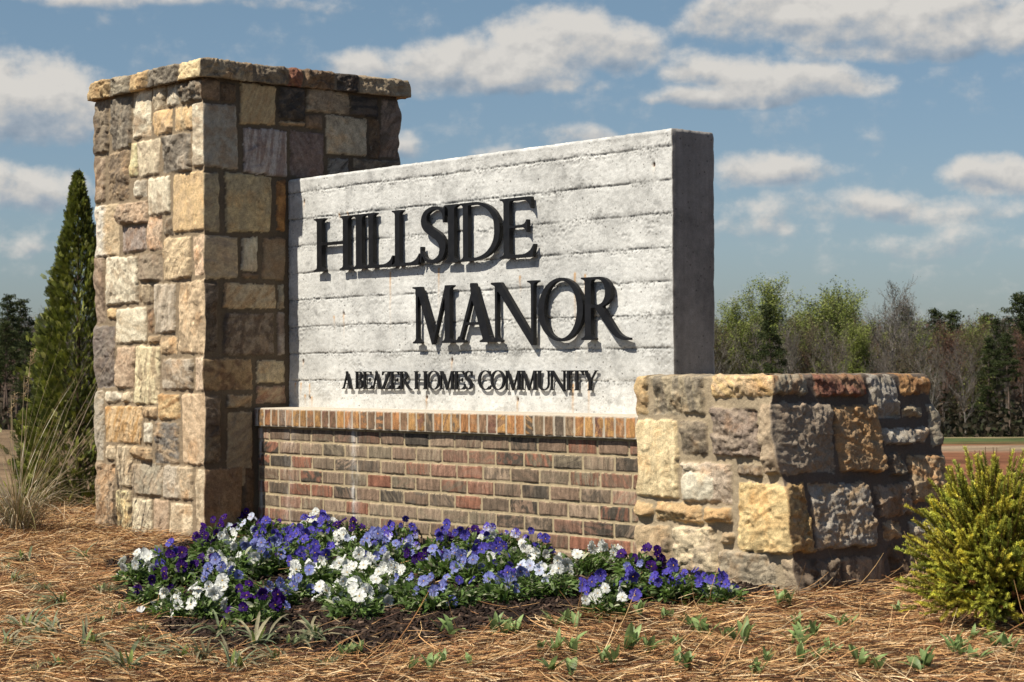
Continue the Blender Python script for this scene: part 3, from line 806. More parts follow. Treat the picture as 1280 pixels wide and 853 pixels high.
for ox, oy, sc, Ls in Q_SIDE:
    for it in Ls:
        x0, y0, x1, y1, k = it[:5]; ex = it[5] if len(it) > 5 else {}
        um = ox + (x0 + x1) / 2 / sc; vm = oy + (y0 + y1) / 2 / sc
        zm = on(um, vm, 0, XB + .07)[2]; xv = XB + BAT * (ZT - zm)
        z1 = on(um, oy + y0 / sc, 0, xv)[2]; z0 = on(um, oy + y1 / sc, 0, xv)[2]
        s0 = on(ox + x0 / sc, vm, 0, xv)[1] - SF; s1 = on(ox + x1 / sc, vm, 0, xv)[1] - SF
        q = dict(c=PAL[k][0], c2=PAL[k][1], rough=1.2, p=.014, wob=.008, ledge=.4, bri=1.25); q.update({a: b for a, b in ex.items() if a not in 'LR'})
        if ex.get('L'): s0 = -.05
        if ex.get('R'): s1 = YB - SF + .06
        pier_side.append((s0, z0, s1, z1, q))
def pier_h(i, S, Z):
    if i == 0: return stones_height(S, Z, pier_front, 31, (.36, .285, .185), edge=.006, wob=.006)  # paler mortar colour here paints the sunny face
    if i == 1: return stones_height(S, Z, pier_side, 32, (.13, .10, .075), edge=.008, gap=.006)  # darker mortar colour here paints the face's shade
    return stones_height(S, Z, random_stones(1.0, ZQ0, ZT, 40 + i, .7, .010), 40 + i)
def pier_shear(X, Y, Z):
    k = (XB - XA + BAT * (ZT - Z)) / (XB - XA)
    return np.where(X > XA, XA + (X - XA) * k, X), Y
pier = wrap_sheet('stone_pier', [(XA, SF), (XB, SF), (XB, YB), (-.06, YB)], [.0055, .0055, .014, .014], np.arange(ZQ0, ZT - .004, .0055), pier_h, M_STONE,
    top=[(.006, .006, None), (.02, .009, None), (.05, .008, None), (.1, .008, None), (.2, .008, None), (.34, .01, None)], shear=pier_shear, center=(.36, .25), toprough=.012)
into_sign(pier)
pier['label'] = 'low rough fieldstone pier at the right end'

# ---- brick base and rowlock ledge
BP = [((.22, .155, .115), .2), ((.165, .125, .095), .2), ((.085, .072, .06), .17), ((.235, .11, .075), .10), ((.29, .22, .165), .16), ((.26, .155, .115), .07), ((.21, .175, .13), .1)]
def brick_rows(L, z_top, rows, step, hgt, bw, seed, pal, p=.004):
    r = random.Random(seed); out = []
    for k in range(rows):
        zt_ = z_top - k * hgt
        off = -(k % 2) * step / 2 - .04 + r.uniform(-.006, .006)
        s = off
        while s < L:
            w = step + r.uniform(-.003, .003)
            u = r.random(); a = 0
            for c, pr in pal:
                a += pr
                if u < a: break
            c = np.array(c) * r.uniform(.8, 1.15)
            c2 = np.array(r.choice(pal)[0]) * r.uniform(.8, 1.2)
            out.append((s + .0060, zt_ - hgt + .0060, s + w - .0060, zt_ - .0060, dict(c=tuple(c), c2=tuple(c2), mixk=r.uniform(.35, .95), cs=r.uniform(14, 26), facet=0, gf=1.0, gap=0, bri=.86, rough=.05, p=p + r.uniform(-.001, .0015), r=.003, skew=.004, wob=.0016, ledge=0)))
            s += w
    return out
LW = .05 - (XP - .05)
def efflo(S, Z, C, xs0, seed):
    """white lime runs down the joints"""
    for s_c, wd, k in ((.075, .014, .8), (.875, .010, .7), (.89, .03, .3), (.33, .05, .15)):
        m_ = np.exp(-((S - s_c + .006 * fbm(S * 0 + 3, Z * 12, seed, 3)) / wd) ** 2) * k * smooth(fbm(S * 20, Z * 10, seed + 1, 3), -.35, .25)
        C[:] = C * (1 - m_[..., None]) + np.array((.55, .52, .47)) * m_[..., None]
def brick_h(i, S, Z):
    if i == 0:
        st = brick_rows(LW, -.097, 10, .1885, .0672, 0, 5, BP)
        H, C, M = stones_height(S, Z, st, 71, (.42, .33, .20), .0015, edge=.0035)
        efflo(S, Z, C, 0, 9)
        return H, C, M
    st = brick_rows(3.0, -.097, 10, .1885, .0672, 0, 6, BP)
    return stones_height(S, Z, st, 72, (.42, .33, .20), .0015, edge=.006)
BF, BB = -.188, .43
bricks = wrap_sheet('brick_base', [(XP - .05, BF), (.05, BF), (.05, BB), (XP - .05, BB)], [.0032, .05, .02, .05], np.arange(GZ - .1, -.0835, .0033), brick_h, M_BRICK, blend=.01)
into_sign(bricks)
bricks['label'] = 'low brick base with mottled red and brown bricks'
LP = [((.37, .185, .085), .22), ((.43, .245, .10), .16), ((.22, .14, .09), .24), ((.12, .095, .075), .18), ((.19, .10, .075), .12), ((.29, .21, .14), .12)]
LF, LB_ = -.214, .448
def ledge_h(i, S, Z):
    L = LW if i == 0 else 3.0
    st = brick_rows(L, .03, 1, .0625, .15, 0, 8 + i, LP, .003) if i in (0, 2) else []
    st = [(a, -.0885, c, -.006, q) for a, b, c, d, q in st]
    H, C, M = stones_height(S, Z, st, 81 + i, (.47, .40, .30), .0012, edge=.003)
    if i == 0: efflo(S, Z, C, 0, 14)
    top = smooth(Z, -.012, -.002)[..., None] * .8
    C = C * (1 - top) + np.array((.50, .44, .35)) * top
    return H, C, M
ledge = wrap_sheet('brick_ledge', [(XP - .05, LF), (.05, LF), (.05, LB_), (XP - .05, LB_)], [.003, .05, .012, .05], np.arange(-.0925, .0001, .0032), ledge_h, M_BRICK, blend=.01, toprough=.003,
    bottom=[(.002, -.001, None), (.06, 0, None)], top=[(.002, .0015, None), (.05, .003, None), (.15, .004, None), (.3, .004, None)])
ledge.parent = bricks
ledge['label'] = 'projecting ledge of upright orange and brown bricks'

# ---- concrete panel
ZPT = 1.1688; TP = .2375; PX0 = XP - .12
BOARDS = [1.099, .962, .825, .685, .548, .411, .274, .137]
RUST = [(-2.66, 1.05, .02), (-1.93, .655, .10), (-1.55, .66, .07), (-.965, .60, .03), (-.60, .60, .13), (-.535, .59, .10), (-.11, 1.03, .012), (-2.35, .965, .012), (-2.28, .967, .01), (-2.68, .235, .015), (-2.70, .12, .03),
        (-2.62, .115, .05), (-2.60, .05, .03), (-2.66, .06, .02), (-1.65, .06, .035), (-1.46, .235, .03), (-.99, .055, .05), (-2.4, .455, .02), (-2.32, .47, .04), (-.62, .12, .10), (-.52, .13, .08), (-2.75, .12, .02)]
rust_holes = [(-2.66, 1.05), (-.11, 1.03), (-2.68, .235), (-1.46, .235), (-2.62, .05), (-1.65, .06), (-.99, .055), (-2.32, .47)]
def conc_h(i, S, Z):
    C = np.empty(S.shape + (3,))
    M = np.ones(S.shape)
    if i == 0 or i == 2:
        X = S + PX0 if i == 0 else -S
        H = .003 * fbm(S * 2.2, Z * 5, 91, 3) + .0012 * fbm(S * 30, Z * 60, 92, 3)
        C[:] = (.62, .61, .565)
        zw = Z + .006 * fbm(S * 3.2, Z * 0 + 1, 93, 4) + .0025 * fbm(S * 30, Z * 4, 94, 3)
        tone = np.zeros(S.shape)
        for k, zb in enumerate(BOARDS):
            r = np.random.default_rng(200 + k)
            step = r.uniform(-.0018, .0018)
            H += step * smooth(zw, zb - .003, zb + .003)
            d = zw - zb
            g = np.exp(-(d / .0034) ** 2)
            present = smooth(fbm(S * 4.5, Z * 0 + k * 3, 95 + k, 3), -.34, .12)
            H -= .0048 * g * present
            # broken crust of grout below and above the line
            band = np.exp(-np.maximum(d - .002, 0) / .012) * np.exp(-np.maximum(-d, 0) / .030)
            cr = ridged(S * 26, Z * 34, 120 + k, 4) * smooth(fbm(S * 5, Z * 6, 130 + k, 3), -.25, .35)
            H += .0085 * band * (cr - .35)
            C *= (1 - .55 * g * present * .8)[..., None]
            C *= (1 - .62 * band * smooth(-cr, -.25, .35) * smooth(fbm(S * 7, Z * 9, 170 + k, 3), -.3, .2))[..., None]
            tone += (r.uniform(-.05, .05)) * ((Z < zb) & (Z >= zb - .137))
        C *= (1 + tone)[..., None]
        sp1 = fbm(S * 95, Z * 120, 171, 2); nearb = np.zeros(S.shape)
        for zb in BOARDS: nearb = np.maximum(nearb, np.exp(-((zw - zb + .004) / .017) ** 2))
        spk = smooth(sp1, .12, .34) * np.clip(nearb * smooth(fbm(S * 6, Z * 10, 172, 3), -.45, .1) + .28 * smooth(fbm(S * 3.5, Z * 5, 173, 3), -.1, .4), 0, 1)
        H -= .0035 * spk
        C *= (1 - .62 * spk)[..., None]
        # rough honeycombed areas
        hc = smooth(fbm(S * 4, Z * 7, 140, 4), .10, .42)
        rq = ridged(S * 45, Z * 45, 141, 3)
        H += hc * .0045 * rq
        C *= (1 - .12 * hc - .4 * hc * smooth(-rq, -.1, .5))[..., None]
        pit = smooth(fbm(S * 70, Z * 70, 143, 2), .42, .56) * smooth(fbm(S * 6, Z * 6, 144, 3), -.35, .3)
        H -= .003 * pit
        C *= (1 - .5 * pit)[..., None]  # pits darkened in the colour to stand for their shade
        # darker blotches where form ties were patched
        blot = smooth(fbm(S * 9, Z * 9, 150, 3), .34, .60)
        C *= (1 - .30 * blot)[..., None]
        grey = smooth(fbm(S * 1.6, Z * 3.0, 151, 4), -.1, .5)
        C *= (1 - .16 * grey)[..., None]
        run = smooth(fbm(S * 22, Z * 1.3, 152, 3), .15, .6) * smooth(Z, .55, 1.15)
        C *= (1 - .16 * run)[..., None]
        C *= (1 - .22 * smooth(Z, 1.13, 1.17) * smooth(fbm(S * 8, Z * 10, 153, 3), -.3, .3))[..., None]
        if i == 0:
            for (x, z, ln) in RUST:
                w = .0065
                dx = X - x + .002 * fbm(Z * 30, S * 0, 160, 2)
                m1 = np.exp(-(dx / w) ** 2) * np.where(Z < z, np.exp(-np.maximum(z - Z, 0) / ln), np.exp(-((Z - z) / .006) ** 2)) * .85
                C[:] = C * (1 - m1[..., None]) + np.array((.55, .27, .05)) * m1[..., None]
            for (x, z) in rust_holes:
                m1 = np.exp(-(((X - x) / .007) ** 2 + ((Z - z) / .010) ** 2))
                H -= .012 * m1
                m2 = smooth(m1, .2, .7)[..., None]
                C[:] = C * (1 - m2) + np.array((.06, .028, .015)) * m2
    else:
        H = .0012 * fbm(S * 60, Z * 2.2, 96, 3) + .001 * fbm(S * 8, Z * 8, 97, 3)
        C[:] = (.27, .25, .225)  # end faces share the concrete; their shade is painted in as a darker base
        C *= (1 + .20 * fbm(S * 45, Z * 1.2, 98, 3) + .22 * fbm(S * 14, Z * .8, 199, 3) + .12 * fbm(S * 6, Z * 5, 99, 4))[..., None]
        ed = smooth(S, 0, .012) * (1 - smooth(S, TP - .012, TP))
        H -= .004 * (1 - ed) * (1 + fbm(S * 0 + 2, Z * 60, 100, 3))
    H = H - .006 * smooth(Z, ZPT - .01, ZPT) * (1 + 1.4 * fbm(S * 25, Z * 0, 101, 3))
    return H, C, M
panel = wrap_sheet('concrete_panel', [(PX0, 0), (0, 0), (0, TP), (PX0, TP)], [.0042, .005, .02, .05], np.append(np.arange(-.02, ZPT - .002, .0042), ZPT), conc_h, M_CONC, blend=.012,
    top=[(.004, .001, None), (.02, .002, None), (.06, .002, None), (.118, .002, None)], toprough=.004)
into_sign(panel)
panel['label'] = 'pale board-formed concrete panel carrying the lettering'

# ---- raised letters: outlines drawn as strokes, contoured and extruded
GN = 150     # samples per cap height
def in_poly(X, Y, P):
    r = np.zeros(X.shape, bool)
    n = len(P)
    for i in range(n):
        x0, y0 = P[i]; x1, y1 = P[(i + 1) % n]
        if y0 == y1: continue
        c = ((y0 > Y) != (y1 > Y)) & (X < (x1 - x0) * (Y - y0) / (y1 - y0) + x0)
        r ^= c
    return r
def qcurve(a, b, c, n=7):
    t = np.linspace(0, 1, n)[:, None]
    a, b, c = map(np.array, (a, b, c))
    return ((1 - t) ** 2 * a + 2 * t * (1 - t) * b + t * t * c).tolist()
def serif(x0, x1, y, up, e=.075, h=.030, br=.075, le=True, re=True):
    """slab serif with brackets on a stem x0..x1 ending at y; up=+1 when the stem goes up from y"""
    P = []
    l = x0 - (e if le else 0); r = x1 + (e if re else 0)
    P += [(l, y), (r, y)]
    if re: P += qcurve((r, y + up * h), (x1, y + up * h * 1.2), (x1, y + up * (h + br)))
    else: P += [(x1, y + up * (h + br))]
    if le: P += qcurve((x0, y + up * (h + br)), (x0, y + up * h * 1.2), (l, y + up * h))
    else: P += [(x0, y + up * (h + br))]
    return ('poly', P)
def stem(x, w=.125, y0=0., y1=1., b=True, t=True, **k):
    L = [('poly', [(x, y0), (x + w, y0), (x + w, y1), (x, y1)])]
    if b: L.append(serif(x, x + w, y0, 1, **k))
    if t: L.append(serif(x, x + w, y1, -1, **k))
    return L
def P(*a): return ('poly', list(a))
TN = .048; ST = .125
def glyph(ch):
    """returns list of (op, shape) and width"""
    if ch == 'H':
        return stem(.08) + stem(.68) + [P((.2, .485), (.7, .485), (.7, .535), (.2, .535))], .885
    if ch == 'I': return stem(.08), .285
    if ch == 'L':
        return stem(.08) + [('poly', [(.2, 0), (.66, 0), (.70, .20)] + qcurve((.665, .20), (.60, .055), (.42, .048)) + [(.2, .048)])], .70
    if ch == 'E':
        return stem(.08, ) + [('poly', [(.2, 0), (.64, 0), (.68, .21)] + qcurve((.645, .21), (.58, .055), (.42, .048)) + [(.2, .048)]),
            ('poly', [(.2, 1), (.61, 1), (.63, .80)] + qcurve((.597, .80), (.56, .948), (.42, .952)) + [(.2, .952)]),
            P((.2, .495), (.5, .495), (.5, .54), (.2, .54)), ('poly', [(.42, .495)] + qcurve((.42, .495), (.50, .49), (.51, .41)) + [(.545, .41), (.545, .625), (.51, .625)] + qcurve((.51, .625), (.50, .545), (.42, .54)))], .68
    if ch == 'D':
        return stem(.08, re=False) + [('ring', .17, .5, .72, .5, .13, .047, 'R', .2), P((.18, 0), (.32, 0), (.32, .047), (.18, .047)), P((.18, .953), (.32, .953), (.32, 1), (.18, 1))], .90
    if ch == 'O': return [('tring', .43, .5, .43, .515, .13, .05)], .86
    if ch == 'C': return [('tring', .43, .5, .43, .515, .13, .05), ('cut', [(.56, .22), (1.0, .05), (1.0, .95), (.56, .80)]), ('poly', qcurve((.70, .74), (.66, .93), (.5, .975)) + [(.74, .975), (.74, .70)]),
        ('poly', qcurve((.44, .02), (.66, .02), (.76, .24)) + [(.80, .22)] + qcurve((.72, .02), (.6, -.02), (.44, -.015)))], .80
    if ch == 'S':
        return [('path', [(.50, .80), (.45, .93), (.30, .965), (.16, .90), (.115, .77), (.16, .64), (.30, .53), (.42, .43), (.475, .28), (.43, .11), (.29, .035), (.15, .08), (.075, .22)],
                 [.022, .030, .032, .045, .062, .070, .075, .075, .068, .052, .034, .028, .022]),
                P((.475, .70), (.525, .70), (.53, .99), (.49, .975)), P((.03, .02), (.07, .04), (.09, .31), (.04, .31))], .58
    if ch == 'M':
        return stem(.11, .060, t=False) + [P((.03, 1), (.03, .97), (.10, .955), (.11, .8), (.17, .8), (.23, 1)), P((.12, 1), (.245, 1), (.56, .14), (.52, -.03), (.49, -.03)), P((.80, 1), (.86, 1), (.53, -.03), (.49, -.03))] + \
               [P((.11, .9), (.17, .9), (.14, .3), (.11, .3))] + stem(.79, ST, t=False) + [('poly', [(.80, 1), (.99, 1), (.99, .97)] + qcurve((.99, .97), (.915, .96), (.915, .88)) + [(.79, .88)])], 1.02
    if ch == 'A':
        return [P((.14, 0), (.20, 0), (.45, .86), (.42, .98)), P((.36, 1.01), (.46, 1.01), (.76, 0), (.61, 0), (.38, .80)), P((.24, .30), (.62, .30), (.60, .345), (.26, .345)), serif(.135, .20, 0, 1), serif(.61, .755, 0, 1)], .86
    if ch == 'N':
        return stem(.10, .060, t=False) + [P((.02, 1), (.22, 1), (.86, .03), (.86, -.07), (.80, -.07), (.10, .93), (.02, .965))] + stem(.80, .060, b=False, y0=.0) + [P((.80, -.07), (.86, -.07), (.86, .2), (.80, .2))], .95
    if ch == 'R':
        return stem(.08) + [('ring', .20, .755, .38, .245, .13, .045, 'R', .2), P((.2, .955), (.27, .955), (.27, 1), (.2, 1)), P((.2, .51), (.30, .51), (.30, .555), (.2, .555)),
            ('poly', [(.24, .53), (.40, .54), (.66, .16)] + qcurve((.66, .16), (.75, .03), (.90, .02)) + [(.90, -.02)] + qcurve((.90, -.02), (.66, -.03), (.54, .13)) )], .90
    if ch == 'B':
        return stem(.08, re=False) + [('ring', .20, .755, .33, .245, .125, .045, 'R', .2), P((.2, .955), (.27, .955), (.27, 1), (.2, 1)), ('ring', .20, .27, .40, .27, .13, .045, 'R', .2), P((.2, 0), (.27, 0), (.27, .045), (.2, .045)),
            P((.2, .51), (.30, .51), (.30, .555), (.2, .555))], .64
    if ch == 'Z':
        return [P((.03, 0), (.19, 0), (.66, 1), (.50, 1)), ('poly', [(.08, 1), (.66, 1), (.64, .955), (.24, .95)] + qcurve((.24, .95), (.12, .93), (.09, .78)) + [(.055, .78)]),
                ('poly', [(.03, 0), (.64, 0), (.67, .23), (.635, .23)] + qcurve((.635, .23), (.59, .06), (.44, .05)) + [(.05, .045)])], .70
    if ch == 'U':
        return stem(.08, ST, y0=.3, b=False) + [('ringB', .385, .32, .305, .335, .12, .055)] + stem(.635, .055, y0=.3, b=False), .77
    if ch == 'T':
        return stem(.30, ST, t=False) + [('poly', [(.02, 1), (.705, 1), (.715, .77), (.68, .77)] + qcurve((.68, .77), (.66, .95), (.5, .952)) + [(.22, .952)] + qcurve((.22, .952), (.06, .95), (.045, .77)) + [(.01, .77)])], .725
    if ch == 'Y':
        return stem(.33, ST, y1=.5, t=False) + [P((.08, 1), (.22, 1), (.46, .50), (.42, .40), (.33, .45)), P((.70, 1), (.76, 1), (.455, .45), (.40, .47)), serif(.08, .22, 1, -1, e=.06, br=.02), serif(.70, .76, 1, -1, e=.06, br=.02)], .82
def glyph_mask(ch):
    ops, wd = glyph(ch)
    x = np.arange(-.12, wd + .12, 1 / GN); y = np.arange(-.12, 1.12, 1 / GN)
    X, Y = np.meshgrid(x, y)
    Mk = np.zeros(X.shape, bool)
    for o in ops:
        if o[0] == 'poly': Mk |= in_poly(X, Y, o[1])
        elif o[0] == 'cut': Mk &= ~in_poly(X, Y, o[1])
        elif o[0] == 'tring':
            _, cx, cy, rx, ry, tx, ty = o
            a = ((X - cx) / rx) ** 2 + ((Y - cy) / ry) ** 2 < 1; b = ((X - cx) / (rx - tx)) ** 2 + ((Y - cy) / (ry - ty)) ** 2 < 1
            Mk |= a & ~b
        elif o[0] == 'ring':   # right half bowl
            _, cx, cy, rx, ry, tx, ty, _s, k = o
            xx = np.maximum(X - cx - .1, 0); rx2 = rx - .1
            a = (xx / rx2) ** 2.2 + np.abs((Y - cy) / ry) ** 2.2 < 1; b = (xx / (rx2 - tx)) ** 2.2 + np.abs((Y - cy) / (ry - ty)) ** 2.2 < 1
            Mk |= a & ~b & (X > cx)
        elif o[0] == 'ringB':
            _, cx, cy, rx, ry, tl, tr = o
            a = ((X - cx) / rx) ** 2 + ((Y - cy) / ry) ** 2 < 1
            b = ((X - cx - (tl - tr) / 2) / (rx - (tl + tr) / 2)) ** 2 + ((Y - cy) / (ry - .06)) ** 2 < 1
            Mk |= a & ~b & (Y < cy)
        elif o[0] == 'path':
            pts = np.array(o[1]); ws = np.array(o[2])
            # Catmull-Rom through the points
            n = len(pts); dense = []
            for i in range(n - 1):
                p0, p1, p2, p3 = pts[max(i - 1, 0)], pts[i], pts[i + 1], pts[min(i + 2, n - 1)]
                for t in np.linspace(0, 1, 14, endpoint=False):
                    q = .5 * ((2 * p1) + (-p0 + p2) * t + (2 * p0 - 5 * p1 + 4 * p2 - p3) * t * t + (-p0 + 3 * p1 - 3 * p2 + p3) * t ** 3)
                    dense.append((*q, ws[i] * (1 - t) + ws[i + 1] * t))
            for qx, qy, w in dense: Mk |= (X - qx) ** 2 + (Y - qy) ** 2 < w * w
    return x, y, Mk, wd
def contours(x, y, Mk):
    f = Mk.astype(float)
    for _ in range(2):
        f = (np.roll(f, 1, 0) + np.roll(f, -1, 0) + 2 * f) / 4; f = (np.roll(f, 1, 1) + np.roll(f, -1, 1) + 2 * f) / 4
    g = f > .5
    nr, nc = g.shape
    segs = {}
    def pt(a, b):
        (r0, c0), (r1, c1) = a, b
        v0, v1 = f[a], f[b]; t = (.5 - v0) / (v1 - v0)
        return (x[c0] + (x[c1] - x[c0]) * t, y[r0] + (y[r1] - y[r0]) * t)
    idx = np.argwhere((g[:-1, :-1].astype(int) + g[1:, :-1] + g[:-1, 1:] + g[1:, 1:]) % 4 != 0)
    ek = {}
    for r, c in idx:
        r = int(r); c = int(c)
        cs = [(r, c), (r, c + 1), (r + 1, c + 1), (r + 1, c)]
        cr = []
        for k in range(4):
            a, b = cs[k], cs[(k + 1) % 4]
            if g[a] != g[b]: cr.append((tuple(sorted((a, b))), bool(g[a])))
        outs = [e for e, ins in cr if ins]; ins_ = [e for e, ins in cr if not ins]
        for e0, e1 in zip(ins_, outs): segs[e0] = e1
    loops = []
    while segs:
        s, nx = next(iter(segs.items())); loop = [s]; del segs[s]
        while nx in segs:
            loop.append(nx); n2 = segs.pop(nx); nx = n2
        if len(loop) > 12: loops.append([pt(*e) for e in loop])
    return loops
def simplify(L, tol):
    Lp = np.array(L)
    def rdp(a, b):
        if b <= a + 1: return [a]
        p, q = Lp[a], Lp[b]; d = q - p; n = np.hypot(*d) + 1e-12
        dd = np.abs(d[0] * (Lp[a + 1:b, 1] - p[1]) - d[1] * (Lp[a + 1:b, 0] - p[0])) / n
        k = dd.argmax()
        if dd[k] < tol: return [a]
        k += a + 1
        return rdp(a, k) + rdp(k, b)
    h = len(Lp) // 2
    ids = rdp(0, h) + rdp(h, len(Lp) - 1)
    return Lp[ids]
_gl = {}
def glyph_loops(ch, ero=1):
    key = (ch, ero)
    if key not in _gl:
        x, y, Mk, wd = glyph_mask(ch)
        Mk0 = Mk
        for k in range(1, ero + 1): Mk = Mk & np.roll(Mk0, k, 1) & np.roll(Mk0, -k, 1)
        loops = [simplify(l, .0022) for l in contours(x, y, Mk)]
        allp = np.concatenate(loops)
        _gl[key] = (loops, allp[:, 0].min(), allp[:, 0].max())
    return _gl[key]
_lc = [0]
def make_letter(ch, x0, x1, z0, z1, yf, yb, ero=1):
    _lc[0] += 1; yf -= .0012 * (_lc[0] % 2); yb -= .0008 * (_lc[0] % 2)
    loops, gx0, gx1 = glyph_loops(ch, ero)
    sx = (x1 - x0) / (gx1 - gx0); sz = z1 - z0
    V2 = [[(x0 + (p[0] - gx0) * sx, z0 + p[1] * sz) for p in l] for l in loops]
    # each island with its own holes
    area2 = [sum(l[i][0] * l[(i + 1) % len(l)][1] - l[(i + 1) % len(l)][0] * l[i][1] for i in range(len(l))) for l in V2]
    big = max(range(len(V2)), key=lambda i: abs(area2[i])); sg = area2[big] > 0
    outer = [i for i in range(len(V2)) if (area2[i] > 0) == sg]; holes = [i for i in range(len(V2)) if i not in outer]
    offs = np.cumsum([0] + [len(l) for l in V2])
    tris = []
    for oi in outer:
        hs = [h for h in holes if in_poly(np.array([V2[h][0][0]]), np.array([V2[h][0][1]]), V2[oi])[0]]
        ids = [k for q in [oi] + hs for k in range(offs[q], offs[q + 1])]
        for t in tessellate_polygon([[Vector((a, b, 0)) for a, b in V2[q]] for q in [oi] + hs]): tris.append(tuple(ids[k] for k in t))
    flat = [p for l in V2 for p in l]; n = len(flat)
    V = [(a, yf, b) for a, b in flat] + [(a, yb, b) for a, b in flat]
    bx = (x0 + x1) / 2; 
    Fc = []
    for t in tris:
        a, b, c = [flat[k] for k in t]
        ar = (b[0] - a[0]) * (c[1] - a[1]) - (b[1] - a[1]) * (c[0] - a[0])
        t = list(t) if ar > 0 else list(t)[::-1]
        Fc.append(t); Fc.append([k + n for k in t[::-1]])
    o = 0
    for l in V2:
        k = len(l); area = sum(l[i][0] * l[(i + 1) % k][1] - l[(i + 1) % k][0] * l[i][1] for i in range(k))
        for i in range(k):
            j = (i + 1) % k
            Fc.append([o + i, n + o + i, n + o + j, o + j])
        o += k
    me = mesh_data('letter', np.array(V), Fc, M_LETTER)
    ob = obj('letter', me, panel)
    ob['label'] = 'black metal letter ' + ch
    return ob
Z1a, Z1b = .684, .951
for ch, a, b in (('H', -2.529, -2.206), ('I', -2.200, -2.085), ('L', -2.086, -1.863), ('L', -1.872, -1.655), ('S', -1.652, -1.457), ('I', -1.468, -1.365), ('D', -1.352, -1.065), ('E', -1.066, -.830)):
    make_letter(ch, a, b, Z1a, Z1b, -.034, -.014)
Z2a, Z2b = .313, .580
for ch, a, b in (('M', -1.711, -1.405), ('A', -1.400, -1.103), ('N', -1.130, -.809), ('O', -.807, -.515), ('R', -.527, -.230)):
    make_letter(ch, a, b, Z2a, Z2b, -.034, -.014)
def word(t, a, b, z0, z1):
    ws = [glyph_loops(c, 0)[2] - glyph_loops(c, 0)[1] for c in t]
    kern = -.02
    tot = sum(ws) + kern * (len(t) - 1); s = (b - a) / tot; x = a
    for c, w in zip(t, ws):
        make_letter(c, x, x + w * s, z0, z1, -.0165, -.008, 0)
        x += (w + kern) * s
word('A', -2.318, -2.228, .096, .182)
word('BEAZER', -2.205, -1.745, .096, .182)
word('HOMES', -1.727, -1.290, .097, .183)
word('COMMUNITY', -1.248, -.446, .098, .184)

print('masonry done')
#PART2

# ------------------------------------------------------------------ trees
def tree_skeleton(r, H, first=.35, spread=.35, n_limb=11, droop=0.0, lean=.03, depth=3, up=.75):
    """segments (n,8) tagged by level, and the twig ends"""
    segs = {0: [], 1: [], 2: []}; tips = []
    rad0 = H * .011
    p = np.array([0, 0, 0.]); d = np.array([r.uniform(-lean, lean), r.uniform(-lean, lean), 1.])
    n = 9; pts = [p]
    for i in range(n):
        d = d + np.array([r.uniform(-.06, .06), r.uniform(-.06, .06), 0]); d /= np.linalg.norm(d)
        p = p + d * H * .96 / n; pts.append(p)
    pts = np.array(pts)
    rad = lambda t: rad0 * (1 - t) ** .8 + .012
    for i in range(n): segs[0].append((*pts[i], *pts[i + 1], rad(i / n), rad((i + 1) / n)))
    def grow(p, d, L, rd, lev):
        k = 4 if lev == 1 else 3
        for j in range(k):
            d2 = d + np.array([r.uniform(-.25, .25), r.uniform(-.25, .25), r.uniform(-.05, .22) - droop])
            d2 /= np.linalg.norm(d2); q = p + d2 * L / k
            segs[min(lev, 2)].append((*p, *q, rd * (1 - j / k * .6), rd * (1 - (j + 1) / k * .6)))
            if lev < depth:
                for _ in range(2 if lev < 2 else 2):
                    a = r.uniform(0, 6.283); sd = np.array([math.cos(a), math.sin(a), r.uniform(.1, .9)])
                    dd = d2 * .8 + sd * .75; dd /= np.linalg.norm(dd)
                    grow(p + (q - p) * r.uniform(.3, 1), dd, L * r.uniform(.38, .6), rd * .45, lev + 1)
            if lev >= 2: tips.append(q)
            p, d = q, d2
        tips.append(p)
    for i in range(n_limb):
        t = first + (1 - first) * (i + r.random() * .7) / n_limb
        t = min(t, .98)
        k = t * n; a = int(min(k, n - 1)); p = pts[a] + (pts[a + 1] - pts[a]) * (k - a)
        an = i * 2.4 + r.uniform(-.5, .5)
        d = np.array([math.cos(an) * spread * 2, math.sin(an) * spread * 2, up + .4 * t]); d /= np.linalg.norm(d)
        uu = (t - first) / (1 - first)
        L = H * spread * (.62 + .55 * math.sin(math.pi * min(1, uu * .85 + .12))) * r.uniform(.7, 1.15)
        grow(p, d, L, rad(t) * .55, 1)
    return segs, np.array(tips)
LEAFT = (np.array([(-.5, 0, 0), (0, -.32, .06), (.5, 0, 0), (0, .32, -.06)]), np.array([[0, 1, 2, 3]]))
def rand_dirs(n, r):
    v = r.normal(size=(n, 3)); return v / np.linalg.norm(v, axis=1, keepdims=True)
def leaf_cloud(tips, per, sigma, size, cols, r, squash=1.0):
    n = len(tips) * per
    T = np.repeat(tips, per, 0) + np.clip(r.normal(0, 1, (n, 3)), -1.6, 1.6) * sigma * np.array([1, 1, squash])
    M = frames(rand_dirs(n, r), r.uniform(0, 6.28, n), size * r.uniform(.6, 1.4, n))
    ci = r.integers(0, len(cols), n); C = np.array(cols)[ci] * r.uniform(.65, 1.3, (n, 1))
    return scatter(LEAFT[0], LEAFT[1], M, T, C)
